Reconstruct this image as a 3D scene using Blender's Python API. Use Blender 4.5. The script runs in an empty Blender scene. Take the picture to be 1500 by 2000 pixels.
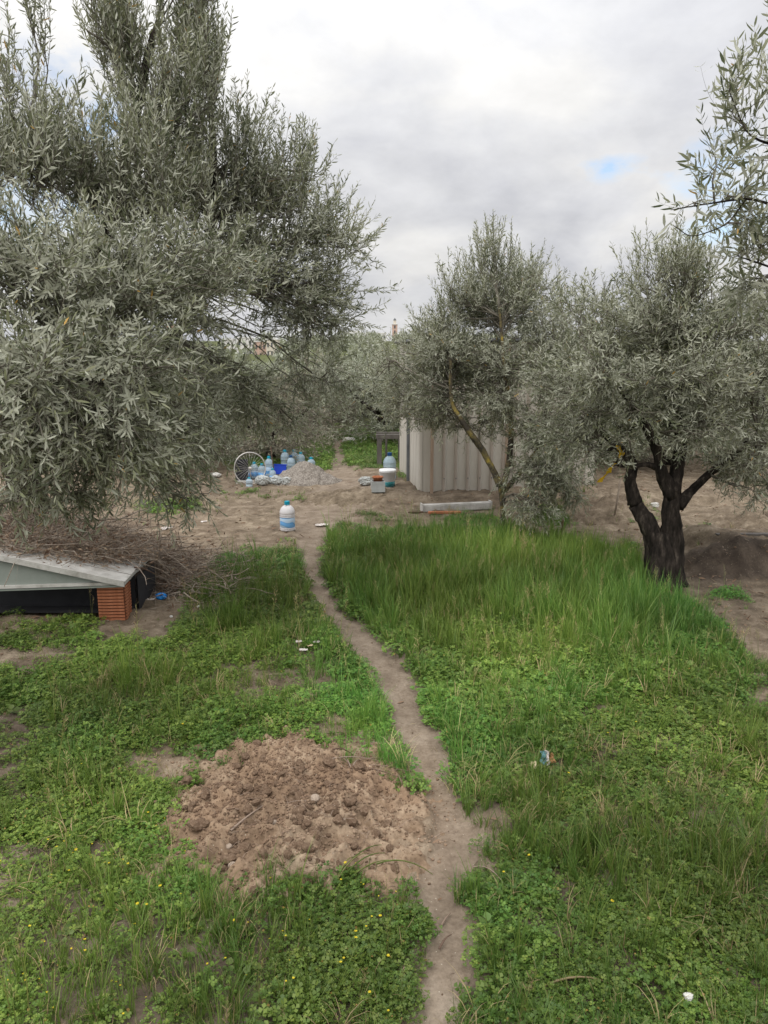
import bpy, math, random
import numpy as np
from mathutils import Vector, Matrix
random.seed(7)
rng = np.random.default_rng(7)
SC = bpy.context.scene
COL = SC.collection
R = math.radians

# ------------------------------------------------------------------ camera
F = 1480.0; PITCH = R(11.5); CH = 1.6
cam = bpy.data.cameras.new('camera'); camo = bpy.data.objects.new('camera', cam); COL.objects.link(camo)
cam.sensor_fit = 'VERTICAL'; cam.sensor_height = 36; cam.sensor_width = 27
cam.lens = F / 2000 * 36; cam.clip_start = .05; cam.clip_end = 3000
camo.location = (0, 0, CH); camo.rotation_euler = (math.pi / 2 - PITCH, 0, 0)
SC.camera = camo
# ------------------------------------------------------------------ exposure
SC.view_settings.view_transform = 'Standard'; SC.view_settings.look = 'None'
SC.view_settings.gamma = 1; SC.view_settings.use_curve_mapping = False
SC.view_settings.exposure = 0.66
# ------------------------------------------------------------------ sky and sun
SUN_EL, SUN_AZ = R(56), R(-150)      # azimuth measured from +Y towards +X
sun = bpy.data.lights.new('sun', 'SUN'); suno = bpy.data.objects.new('sun', sun); COL.objects.link(suno)
sun.energy = 1.4; sun.angle = R(50); sun.color = (1, .965, .91)
sd = Vector((math.sin(SUN_AZ) * math.cos(SUN_EL), math.cos(SUN_AZ) * math.cos(SUN_EL), math.sin(SUN_EL)))
suno.rotation_euler = sd.to_track_quat('Z', 'Y').to_euler()
suno.location = (0, 0, 30)
W = bpy.data.worlds.new('World'); SC.world = W; W.use_nodes = True
def pdir(u, v):
    c, s = math.cos(PITCH), math.sin(PITCH)
    a, b = (u - 750) / F, -(v - 1000) / F
    return Vector((a, c + b * s, -s + b * c)).normalized()
def build_world():
    nt = W.node_tree; N = nt.nodes; L = nt.links; N.clear()
    out = N.new('ShaderNodeOutputWorld'); mix = N.new('ShaderNodeMixShader')
    b1 = N.new('ShaderNodeBackground'); b2 = N.new('ShaderNodeBackground')
    sky = N.new('ShaderNodeTexSky'); sky.sky_type = 'NISHITA'; sky.sun_disc = False
    sky.sun_elevation = SUN_EL; sky.sun_rotation = SUN_AZ; sky.air_density = 1.0; sky.dust_density = .6
    L.new(sky.outputs[0], b1.inputs[0]); b1.inputs[1].default_value = .12
    tc = N.new('ShaderNodeTexCoord'); sep = N.new('ShaderNodeSeparateXYZ'); L.new(tc.outputs['Generated'], sep.inputs[0])
    def math_(op, a, b=None, c=None):
        n = N.new('ShaderNodeMath'); n.operation = op
        for i, x in enumerate((a, b, c)):
            if x is None: continue
            if isinstance(x, (int, float)): n.inputs[i].default_value = x
            else: L.new(x, n.inputs[i])
        return n.outputs[0]
    z = math_('MAXIMUM', sep.outputs[2], 0.0)
    zi = math_('ADD', z, .34)
    cx = math_('DIVIDE', sep.outputs[0], zi); cy = math_('DIVIDE', sep.outputs[1], zi)
    cmb = N.new('ShaderNodeCombineXYZ'); L.new(cx, cmb.inputs[0]); L.new(cy, cmb.inputs[1])
    n1 = N.new('ShaderNodeTexNoise'); n1.inputs['Scale'].default_value = 2.1; n1.inputs['Detail'].default_value = 7; n1.inputs['Roughness'].default_value = .52
    n1.inputs['Distortion'].default_value = .35
    mp = N.new('ShaderNodeMapping'); mp.inputs['Location'].default_value = (3.1, 1.7, .4); L.new(cmb.outputs[0], mp.inputs[0]); L.new(mp.outputs[0], n1.inputs['Vector'])
    n2 = N.new('ShaderNodeTexNoise'); n2.inputs['Scale'].default_value = 6.5; n2.inputs['Detail'].default_value = 8; n2.inputs['Roughness'].default_value = .6
    L.new(mp.outputs[0], n2.inputs['Vector'])
    cr = N.new('ShaderNodeValToRGB'); L.new(n1.outputs[0], cr.inputs[0])
    e = cr.color_ramp.elements; e[0].position = .34; e[0].color = (.78, .79, .84, 1); e[1].position = .62; e[1].color = (1.10, 1.09, 1.075, 1)
    x = cr.color_ramp.elements.new(.5); x.color = (.96, .965, .99, 1)
    # luminance of an overcast sky grows towards the zenith
    g = math_('POWER', z, 1.8)
    g = math_('MULTIPLY_ADD', g, .95, .455)
    dt = math_('MULTIPLY_ADD', n2.outputs[0], .34, .83)
    lum = math_('MULTIPLY', g, dt)
    sc_ = N.new('ShaderNodeVectorMath'); sc_.operation = 'SCALE'; L.new(cr.outputs[0], sc_.inputs[0]); L.new(lum, sc_.inputs['Scale'])
    L.new(sc_.outputs[0], b2.inputs[0]); b2.inputs[1].default_value = 1.0
    # gaps in the clouds
    gaps = [(1175, 328, 60, 22, .85), (1385, 330, 95, 60, .8), (1440, 450, 90, 50, .7), (120, 150, 120, 90, .55), (60, 400, 140, 90, .7), (205, 230, 50, 70, .7), (1480, 110, 60, 60, .35), (-500, 350, 300, 180, .5), (2300, 200, 300, 150, .6)]
    tot = None
    nv = tc.outputs['Generated']
    for (u, v, ru, rv, s) in gaps:
        d = pdir(u, v); right = Vector((d.y, -d.x, 0)).normalized(); up = right.cross(d)
        def dot(vec):
            n = N.new('ShaderNodeVectorMath'); n.operation = 'DOT_PRODUCT'; L.new(nv, n.inputs[0]); n.inputs[1].default_value = vec
            return n.outputs['Value']
        a = math_('MULTIPLY', dot(right), F / ru); b = math_('MULTIPLY_ADD', dot(up), F / rv, 0)
        # dot(up) is 0 at the centre direction
        r2 = math_('ADD', math_('MULTIPLY', a, a), math_('MULTIPLY', b, b))
        front = math_('GREATER_THAN', dot(d), 0)
        k = math_('MULTIPLY', math_('MULTIPLY', math_('EXPONENT', math_('MULTIPLY', r2, -1.0)), s), front)
        tot = k if tot is None else math_('ADD', tot, k)
    ns = math_('MULTIPLY_ADD', n2.outputs[0], 2.6, -.75)
    gap = math_('MULTIPLY', tot, ns)
    clear = N.new('ShaderNodeMapRange'); clear.inputs['From Min'].default_value = .18; clear.inputs['From Max'].default_value = .62; clear.inputs['To Max'].default_value = .8
    L.new(gap, clear.inputs[0])
    L.new(clear.outputs[0], mix.inputs[0]); L.new(b2.outputs[0], mix.inputs[1]); L.new(b1.outputs[0], mix.inputs[2])
    L.new(mix.outputs[0], out.inputs[0])
build_world()

# ------------------------------------------------------------------ projection helpers (photo pixel -> place)
cP, sP = math.cos(PITCH), math.sin(PITCH)
def proj(x, y, z=0.):
    dz = z - CH
    dep = y * cP - dz * sP
    up = y * sP + dz * cP
    dep = np.maximum(dep, .05)
    return 750 + F * x / dep, 1000 - F * up / dep
def ray(u, v):
    a, b = (u - 750) / F, -(v - 1000) / F
    return np.array([a, cP + b * sP, -sP + b * cP])
def PZ(u, v, z=0.):
    r = ray(u, v); t = (z - CH) / r[2]; return np.array([r[0] * t, r[1] * t, z])
def PD(u, v, d):
    r = ray(u, v); t = d / r[1]; return np.array([r[0] * t, d, CH + r[2] * t])

# ------------------------------------------------------------------ numpy noise
_P = rng.permutation(512); _P = np.concatenate([_P, _P, _P]); _V = rng.random(2048)
def vnoise(x, y, z=0.):
    x = np.asarray(x, float); y = np.asarray(y, float); z = np.asarray(z, float) + np.zeros_like(x)
    xi, yi, zi = np.floor(x).astype(int), np.floor(y).astype(int), np.floor(z).astype(int)
    xf, yf, zf = x - xi, y - yi, z - zi
    s = lambda t: t * t * (3 - 2 * t)
    xf, yf, zf = s(xf), s(yf), s(zf)
    def h(a, b, c): return _V[_P[(_P[(_P[a & 511] + b) & 511] + c) & 511]]
    def l(a, b, t): return a + (b - a) * t
    r0 = l(l(h(xi, yi, zi), h(xi + 1, yi, zi), xf), l(h(xi, yi + 1, zi), h(xi + 1, yi + 1, zi), xf), yf)
    r1 = l(l(h(xi, yi, zi + 1), h(xi + 1, yi, zi + 1), xf), l(h(xi, yi + 1, zi + 1), h(xi + 1, yi + 1, zi + 1), xf), yf)
    return l(r0, r1, zf)
def fbm(x, y, f=1., o=4, s=0.):
    r = 0; a = 1; t = 0
    for i in range(o):
        r = r + a * vnoise(np.asarray(x) * f + 17.3 * i + s, np.asarray(y) * f - 9.1 * i + s * 1.7, s + i); t += a; a *= .5; f *= 2.03
    return r / t
def sstep(a, b, x): t = np.clip((x - a) / (b - a), 0, 1); return t * t * (3 - 2 * t)

# ------------------------------------------------------------------ layout of the ground
PV = [840, 905, 930, 960, 985, 1000, 1040, 1100, 1150, 1200, 1250, 1300, 1350, 1400, 1450, 1500, 1550, 1600, 1650, 1700, 1750, 1800, 1850, 1900, 1950, 2000, 2200, 2900]
PL = [650, 646, 640, 610, 590, 582, 576, 584, 602, 622, 662, 702, 742, 762, 782, 800, 838, 846, 838, 822, 826, 822, 826, 800, 788, 770, 740, 640]
PR = [668, 678, 690, 740, 720, 690, 650, 628, 646, 700, 748, 805, 832, 856, 876, 886, 898, 922, 940, 915, 890, 935, 948, 938, 920, 905, 880, 840]
def path_mask(x, y):
    u, v = proj(x, y)
    sc = np.clip(15 / np.maximum(y, 1), 1, 14)
    n = (fbm(x, y, 4, 3, 3.) - .5) * 6.5 * sc + (fbm(x, y, 40, 2, 6.) - .5) * 2.2 * sc + (fbm(x, y, 14, 2, 5.) - .5) * 1.5 * sc
    a = np.interp(v, PV, PL); b = np.interp(v, PV, PR)
    return sstep(a - sc * .8 + n, a + sc * .8 + n, u) * (1 - sstep(b - sc * .8 + n, b + sc * .8 + n, u)) * (v > 842)
def ell(u, v, cu, cv, ru, rv, p=1.):
    return np.exp(-(((u - cu) / ru) ** 2 + ((v - cv) / rv) ** 2) ** p)
def bare_spots(x, y):
    """0..1: where the soil shows between the plants"""
    u, v = proj(x, y)
    s = 0
    for (cu, cv, ru, rv, k) in [(90, 1295, 140, 42, 1.35), (330, 1275, 60, 22, .45), (380, 1270, 60, 25, .3), (10, 1440, 70, 110, 1.1), (280, 1470, 90, 35, .6), (60, 1560, 60, 40, .4),
                                (340, 1500, 60, 40, .9), (535, 1565, 180, 128, 2.2), (730, 1610, 105, 72, 1.9), (480, 1680, 85, 38, 1.2), (800, 1690, 40, 30, .8), (800, 1640, 80, 60, 1.2), (810, 1730, 60, 40, .9), (300, 1180, 90, 50, 1.3),
                                (200, 1245, 40, 18, .8), (1460, 1370, 80, 22, .6), (1400, 1310, 60, 25, .4), (1170, 1850, 45, 22, .5), (1190, 1980, 40, 30, .7), (510, 1960, 22, 40, .8),
                                (10, 1900, 30, 35, .7), (960, 1640, 40, 70, .6), (1480, 1330, 40, 60, .7), (1320, 1385, 50, 25, .45), (560, 1330, 30, 10, .4), (960, 1590, 40, 20, .5), (940, 1500, 30, 12, .5)]:
        s = s + k * ell(u, v, cu, cv, ru, rv, 1.3)
    return s
TR_U = [560, 600, 650, 800, 960, 1080, 1150, 1240, 1262, 1330, 1380, 1440, 1500, 1800, 2400]
TR_V = [1046, 1040, 1032, 1030, 1024, 1050, 1058, 1078, 1140, 1172, 1215, 1260, 1290, 1340, 1400]
TL_U = [-900, -300, 0, 190, 255, 330, 372, 420, 470, 530, 590, 620]
TL_V = [1225, 1220, 1216, 1212, 1238, 1228, 1125, 1092, 1080, 1068, 1046, 1040]
def veg_mask(x, y):
    """returns (density, tallness) of the green cover"""
    u, v = proj(x, y)
    nb = (fbm(x, y, 2.2, 4, 11.) - .5)
    pm = path_mask(x, y)
    right = u > np.interp(v, PV, PR)
    top = np.where(right, np.interp(u, TR_U, TR_V), np.interp(u, TL_U, TL_V)) + nb * 46 + (fbm(x, y, 9, 2, 13.) - .5) * 30
    d = sstep(top - 8, top + 34, v)
    hole = np.where(right, .15, .30) * sstep(.50, .74, fbm(x, y, 1.7, 4, 21.)) * 2.0
    d = np.clip(d - hole * sstep(1100, 1300, v) - bare_spots(x, y) * (0.75 + nb * 1.6), 0, 1) * (1 - pm)
    tall = np.where(right, ell(u, v, 1000, 1130, 330, 110) + .45 * ell(u, v, 1280, 1230, 200, 70) + .9 * ell(u, v, 1160, 1600, 130, 150) * sstep(.45, .6, fbm(x, y, 2.6, 3, 23.)) + .4 * ell(u, v, 1450, 1500, 120, 260) * sstep(.5, .6, fbm(x, y, 2.3, 3, 24.)), .25 * ell(u, v, 480, 1180, 130, 120) + .5 * ell(u, v, 720, 1440, 70, 90))
    # behind: the green clearing past the bottles and small tufts on the bare yard
    far = ell(u, v, 610, 888, 75, 34, 2) + ell(u, v, 735, 880, 70, 44, 2) + ell(u, v, 500, 900, 60, 20, 2)
    yard = .55 * ell(u, v, 610, 978, 40, 9, 1.5) + .35 * ell(u, v, 500, 968, 60, 8) + .7 * ell(u, v, 330, 988, 60, 14, 1.5) + .55 * ell(u, v, 925, 1016, 50, 8, 1.5) + .7 * ell(u, v, 1080, 1010, 30, 20) + .25 * ell(u, v, 720, 1012, 40, 6) \
        + .6 * ell(u, v, 1430, 1165, 30, 12) + .5 * ell(u, v, 1390, 1045, 30, 12) + .45 * ell(u, v, 1230, 1005, 40, 10) + .8 * ell(u, v, 790, 925, 14, 20)
    far = far * (v < 935) + yard
    if True:
        beyond = sstep(14, 18, y) * .75
        d = np.maximum(d, np.clip(far * (1.0 + nb), 0, 1) * (1 - pm)); d = np.maximum(d, beyond * (v < 870))
    return d, np.clip(tall + nb * .3, 0, 1.2)
def gz(x, y, fine=True):
    """height of the ground"""
    x = np.asarray(x, float); y = np.asarray(y, float)
    u, v = proj(x, y)
    h = (fbm(x, y, .55, 3, 31.) - .5) * .10 * sstep(1.2, 3.5, np.abs(y)) + (fbm(x, y, 2.5, 3, 33.) - .5) * .035
    pm = path_mask(x, y)
    h = h - .022 * pm
    if fine:
        d, t = veg_mask(x, y)
        rough = (1 - d) * (1 - pm * .62) * sstep(60, 25, y)
        h = h + rough * ((fbm(x, y, 7, 3, 37.) - .5) * .06 + (fbm(x, y, 22, 3, 39.) - .5) * .028)
    # bank of dug soil before the shed
    n = fbm(x, y, 3.5, 3, 41.) - .5
    b = sstep(8.02 + n * .25, 8.42 + n * .25, y) * (1 - sstep(10.6, 12.5, y)) * sstep(-1.2, .1, x) * (1 - sstep(3.2, 4.5, x))
    h = h + b * (.10 + n * .05)
    b2 = sstep(2.05, 2.65, x + n * .5) * (sstep(5.40 + n * .3, 5.62 + n * .3, y) * (1 - sstep(5.85 + n * .3, 6.9, y)))
    h = h + b2 * (.24 + n * .10)
    for (cu, cv, rx, ry, hh) in [(1190, 990, .38, .30, .17), (1120, 985, .25, .2, .08), (640, 975, .6, .35, .05), (1480, 1020, .5, .4, .12), (640, 1570, .5, .3, .0)]:
        c = PZ(cu, cv)
        h = h + hh * np.exp(-(((x - c[0]) / rx) ** 2 + ((y - c[1]) / ry) ** 2)) * (1 + 1.2 * n)
    # the far slope the town stands on
    h = h + sstep(200, 430, y) * 11.0 - 0.25 * sstep(14, 45, y)
    return h
def G(u, v):
    """a point of the real ground under a photo pixel"""
    z = 0.
    for _ in range(6):
        p = PZ(u, v, z); z = float(gz(p[0], p[1]))
    return np.array([p[0], p[1], z])

# ------------------------------------------------------------------ mesh helpers
def np_mesh(name, V, T, attrs=None, mats=(), midx=None, smooth=True):
    me = bpy.data.meshes.new(name); V = np.asarray(V, np.float32).reshape(-1, 3); T = np.asarray(T, np.int32).reshape(-1, 3)
    me.vertices.add(len(V)); me.vertices.foreach_set('co', V.ravel())
    me.loops.add(T.size); me.loops.foreach_set('vertex_index', T.ravel())
    me.polygons.add(len(T)); me.polygons.foreach_set('loop_start', np.arange(0, T.size, 3, dtype=np.int32))
    for m in mats: me.materials.append(m)
    if midx is not None: me.polygons.foreach_set('material_index', np.asarray(midx, np.int32))
    me.update(calc_edges=True)
    me.polygons.foreach_set('use_smooth', np.full(len(T), bool(smooth)))
    for k, a in (attrs or {}).items():
        at = me.attributes.new(k, 'FLOAT', 'POINT'); at.data.foreach_set('value', np.asarray(a, np.float32))
    return me
def flute(mb, q, g):
    V = mb.V[-1]; c = V.shape[0] // len(q); V = V.reshape(len(q), c, 3); ph = g.random() * 6
    an = np.arange(c) * 2 * math.pi / c; i = np.arange(len(q))[:, None]
    f = 1 + .13 * np.sin(an[None] * 3 + i * .22 + ph) + .07 * np.sin(an[None] * 7 - i * .15 + ph) + .05 * (g.random((len(q), c)) - .5)
    V[:] = q[:, None] + (V - q[:, None]) * f[..., None]
class MB:
    def __init__(s): s.V = []; s.T = []; s.A = []; s.M = []; s.n = 0
    def add(s, V, T, a=0., m=0):
        V = np.asarray(V, float).reshape(-1, 3); T = np.asarray(T, int).reshape(-1, 3)
        s.V.append(V); s.T.append(T + s.n); s.n += len(V)
        s.A.append(np.broadcast_to(np.asarray(a, float), (len(V),)) if np.ndim(a) == 0 else np.asarray(a)); s.M.append(np.full(len(T), m))
        return s
    def box(s, c, size, rot=0., a=0., m=0, bev=0.):
        hx, hy, hz = [k / 2 for k in size]
        if bev <= 0:
            V = np.array([[x * hx, y * hy, z * hz] for z in (-1, 1) for y in (-1, 1) for x in (-1, 1)])
            T = [(0, 2, 3), (0, 3, 1), (4, 5, 7), (4, 7, 6), (0, 1, 5), (0, 5, 4), (2, 6, 7), (2, 7, 3), (0, 4, 6), (0, 6, 2), (1, 3, 7), (1, 7, 5)]
        else:
            import bmesh
            bm = bmesh.new(); bmesh.ops.create_cube(bm, size=1)
            bmesh.ops.scale(bm, vec=(hx * 2, hy * 2, hz * 2), verts=bm.verts)
            bmesh.ops.bevel(bm, geom=bm.edges[:], offset=bev, segments=2, affect='EDGES', profile=.6)
            bmesh.ops.triangulate(bm, faces=bm.faces[:]); bm.verts.index_update()
            V = np.array([v.co[:] for v in bm.verts]); T = [[v.index for v in f.verts] for f in bm.faces]; bm.free()
        if np.ndim(rot) == 0: M = np.array(Matrix.Rotation(rot, 3, 'Z'))
        else: M = np.array(rot)
        return s.add(V @ M.T + np.asarray(c), T, a, m)
    def tube(s, pts, rad, sides=6, a=0., m=0, cap=True, rn=0.):
        pts = np.asarray(pts, float); n = len(pts); rad = np.broadcast_to(np.asarray(rad, float), (n,))
        t = np.gradient(pts, axis=0); t /= np.linalg.norm(t, axis=1)[:, None] + 1e-9
        ref = np.array([.13, .31, .94]) if abs(t[0][2]) < .9 else np.array([1., .2, 0])
        b = np.cross(t, ref); b /= np.linalg.norm(b, axis=1)[:, None] + 1e-9; c = np.cross(t, b)
        an = np.arange(sides) * 2 * math.pi / sides
        rr = rad[:, None] * (1 + (rn * (rng.random((n, sides)) - .5) if rn else 0))
        V = pts[:, None] + rr[..., None] * (np.cos(an)[None, :, None] * b[:, None] + np.sin(an)[None, :, None] * c[:, None])
        V = V.reshape(-1, 3); i = np.arange(n - 1)[:, None] * sides; j = np.arange(sides)[None]; k = (j + 1) % sides
        T = np.concatenate([np.stack([i + j, i + k, i + sides + k], -1).reshape(-1, 3), np.stack([i + j, i + sides + k, i + sides + j], -1).reshape(-1, 3)])
        if cap and sides > 3:
            T = np.concatenate([T, [(0, q + 1, q) for q in range(1, sides - 1)], [((n - 1) * sides, (n - 1) * sides + q, (n - 1) * sides + q + 1) for q in range(1, sides - 1)]])
        return s.add(V, T, a, m)
    def lathe(s, prof, c=(0, 0, 0), sides=20, a=0., m=0, sq=0.):
        prof = np.asarray(prof, float); n = len(prof); an = np.arange(sides) * 2 * math.pi / sides
        ca, sa = np.cos(an), np.sin(an)
        k = (1 - sq) + sq / np.maximum(np.abs(ca), np.abs(sa))
        V = np.stack([prof[:, :1] * (ca * k)[None], prof[:, :1] * (sa * k)[None], np.repeat(prof[:, 1:2], sides, 1)], -1).reshape(-1, 3) + np.asarray(c)
        i = np.arange(n - 1)[:, None] * sides; j = np.arange(sides)[None]; k = (j + 1) % sides
        T = np.concatenate([np.stack([i + j, i + k, i + sides + k], -1).reshape(-1, 3), np.stack([i + j, i + sides + k, i + sides + j], -1).reshape(-1, 3)])
        return s.add(V, T, a, m)
    def mesh(s, name, mats, smooth=True):
        return np_mesh(name, np.concatenate(s.V), np.concatenate(s.T), {'tint': np.concatenate(s.A)}, mats if isinstance(mats, (list, tuple)) else [mats], np.concatenate(s.M), smooth)
def link(name, me, parent=None, loc=None, rz=0.):
    o = bpy.data.objects.new(name, me); COL.objects.link(o)
    if parent is not None: o.parent = parent
    if loc is not None: o.location = [float(q) for q in loc]
    if rz: o.rotation_euler[2] = rz
    return o
def tag(o, label=None, cat=None, group=None, kind=None):
    if label: o['label'] = label
    if cat: o['category'] = cat
    if group: o['group'] = group
    if kind: o['kind'] = kind
    return o
def thing(name, label, cat, loc=(0, 0, 0), rz=0., group=None, rot=None):
    o = bpy.data.objects.new(name, None); COL.objects.link(o); o.location = [float(q) for q in loc]
    o.rotation_euler = rot if rot is not None else (0, 0, rz); o.empty_display_size = .1
    return tag(o, label, cat, group)
def copy_tree(o, parent=None):
    c = o.copy(); COL.objects.link(c)
    if parent is not None: c.parent = parent
    for ch in [q for q in bpy.data.objects if q.parent == o]: copy_tree(ch, c)
    return c

# ------------------------------------------------------------------ materials
def mat(name): m = bpy.data.materials.new(name); m.use_nodes = True; m.node_tree.nodes.clear(); return m, m.node_tree.nodes, m.node_tree.links
def ramp(N, L, src, stops):
    r = N.new('ShaderNodeValToRGB'); L.new(src, r.inputs[0]); el = r.color_ramp.elements
    while len(el) < len(stops): el.new(.5)
    for e, (p, c) in zip(el, stops): e.position = p; e.color = (*c, 1)
    return r.outputs[0]
def noise(N, L, scale, detail=5, rough=.6, vec=None):
    n = N.new('ShaderNodeTexNoise'); n.inputs['Scale'].default_value = scale; n.inputs['Detail'].default_value = detail; n.inputs['Roughness'].default_value = rough
    if vec is not None: L.new(vec, n.inputs['Vector'])
    return n.outputs[0]
def mixc(N, L, f, a, b, mode='MIX'):
    m = N.new('ShaderNodeMix'); m.data_type = 'RGBA'; m.blend_type = mode
    for s, x in ((m.inputs[0], f), (m.inputs[6], a), (m.inputs[7], b)):
        if isinstance(x, (int, float)): s.default_value = x
        elif isinstance(x, tuple): s.default_value = (*x, 1)
        else: L.new(x, s)
    return m.outputs[2]
def attr(N, name, inst=False):
    a = N.new('ShaderNodeAttribute'); a.attribute_name = name
    if inst: a.attribute_type = 'INSTANCER'
    return a.outputs['Fac']
def leaf_mat(name, top, under=None, trans=.25, gloss=.5, inst=True, clump=0.):
    m, N, L = mat(name)
    c = ramp(N, L, attr(N, 'tint'), top)
    if inst:
        f = attr(N, 'itint', True)
        hs = N.new('ShaderNodeHueSaturation'); L.new(c, hs.inputs['Color'])
        mr = N.new('ShaderNodeMapRange'); L.new(f, mr.inputs[0]); mr.inputs['To Min'].default_value = .62; mr.inputs['To Max'].default_value = 1.42; L.new(mr.outputs[0], hs.inputs['Value'])
        mh = N.new('ShaderNodeMapRange'); L.new(attr(N, 'ihue', True), mh.inputs[0]); mh.inputs['To Min'].default_value = .462; mh.inputs['To Max'].default_value = .515; L.new(mh.outputs[0], hs.inputs['Hue'])
        c = hs.outputs[0]
    if clump:
        tcn = N.new('ShaderNodeTexCoord'); nz = noise(N, L, clump, 3, .6, tcn.outputs['Object'])
        c = mixc(N, L, .8, c, ramp(N, L, nz, [(.3, (.72, .76, .74)), (.7, (1.22, 1.2, 1.12))]), 'MULTIPLY')
    if under is not None:
        g = N.new('ShaderNodeNewGeometry'); c = mixc(N, L, g.outputs['Backfacing'], c, under)
    p = N.new('ShaderNodeBsdfPrincipled'); L.new(c, p.inputs['Base Color']); p.inputs['Roughness'].default_value = gloss; p.inputs['Specular IOR Level'].default_value = .35
    t = N.new('ShaderNodeBsdfTranslucent'); L.new(c, t.inputs[0])
    mx = N.new('ShaderNodeMixShader'); mx.inputs[0].default_value = trans; L.new(p.outputs[0], mx.inputs[1]); L.new(t.outputs[0], mx.inputs[2])
    o = N.new('ShaderNodeOutputMaterial'); L.new(mx.outputs[0], o.inputs[0]); return m
def solid(name, stops, scale=8., rough=.7, bump=.0, bscale=30., metal=0., trans=0., stretch=None, alpha=None, spec=.4):
    m, N, L = mat(name); tc = N.new('ShaderNodeTexCoord'); v = tc.outputs['Object']
    if stretch:
        mp = N.new('ShaderNodeMapping'); mp.inputs['Scale'].default_value = stretch; L.new(v, mp.inputs[0]); v = mp.outputs[0]
    n = noise(N, L, scale, 6, .65, v)
    if len(stops) == 1: stops = [(0, stops[0][1]), (1, stops[0][1])]
    c = ramp(N, L, n, stops)
    p = N.new('ShaderNodeBsdfPrincipled'); L.new(c, p.inputs['Base Color']); p.inputs['Roughness'].default_value = rough; p.inputs['Metallic'].default_value = metal
    p.inputs['Transmission Weight'].default_value = trans; p.inputs['Specular IOR Level'].default_value = spec
    if alpha: p.inputs['Alpha'].default_value = alpha
    if bump:
        b = N.new('ShaderNodeBump'); b.inputs['Strength'].default_value = bump; b.inputs['Distance'].default_value = .01
        L.new(noise(N, L, bscale, 5, .7, v), b.inputs['Height']); L.new(b.outputs[0], p.inputs['Normal'])
    o = N.new('ShaderNodeOutputMaterial'); L.new(p.outputs[0], o.inputs[0]); return m

OLIVE = leaf_mat('olive_leaf', [(0, (.10, .120, .070)), (.4, (.205, .220, .130)), (.75, (.325, .335, .222)), (.97, (.38, .39, .28)), (1, (.52, .32, .09))], (.43, .44, .345), .38, .42, False, 2.2)
OLIVE_FAR = leaf_mat('olive_leaf_far', [(0, (.14, .15, .092)), (.5, (.215, .23, .145)), (1, (.31, .32, .22))], (.38, .40, .31), .34, .5, False, 1.4)
DRYTREE = leaf_mat('dry_olive_leaf', [(0, (.16, .13, .09)), (.5, (.22, .19, .13)), (1, (.23, .235, .15))], (.30, .27, .21), .2, .6, False)
BARK = solid('dark_bark', [(.38, (.015, .013, .011)), (.54, (.038, .031, .026)), (.64, (.085, .07, .057)), (.76, (.16, .14, .115))], 26, .95, 1.0, 34, stretch=(1, 1, .28), spec=.1)
TWIG = solid('twig_bark', [(.3, (.09, .078, .06)), (.7, (.20, .185, .15))], 20, .9, spec=.15)
LICHEN = solid('lichen_bark', [(.46, (.07, .06, .048)), (.56, (.17, .14, .07)), (.68, (.42, .31, .06))], 9, .95, .8, 60, spec=.1)
DRYTWIG = solid('dry_twig', [(.3, (.16, .12, .09)), (.5, (.27, .22, .175)), (.7, (.42, .37, .31))], 12, .9, spec=.15)
DRYLEAF = leaf_mat('dry_leaf', [(0, (.09, .05, .032)), (.5, (.20, .125, .08)), (1, (.36, .28, .19))], None, .15, .8, False)
CLOVER = leaf_mat('clover_leaf', [(0, (.046, .118, .020)), (.5, (.090, .208, .034)), (.9, (.165, .285, .050)), (1, (.32, .27, .06))], (.125, .21, .055), .3, .5)
GRASS = leaf_mat('grass_blade', [(0, (.058, .145, .024)), (.5, (.104, .228, .040)), (.85, (.19, .295, .068)), (1, (.42, .37, .17))], None, .35, .5)
WEED = leaf_mat('weed_leaf', [(0, (.055, .125, .03)), (.6, (.10, .19, .045)), (1, (.17, .24, .06))], (.14, .21, .09), .3, .5)
YELLOW = leaf_mat('yellow_petal', [(0, (.55, .42, .02)), (1, (.78, .62, .03))], None, .3, .6, False)
STRAW = leaf_mat('straw', [(0, (.20, .15, .09)), (.5, (.36, .29, .18)), (1, (.52, .45, .32))], None, .2, .7)

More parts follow.
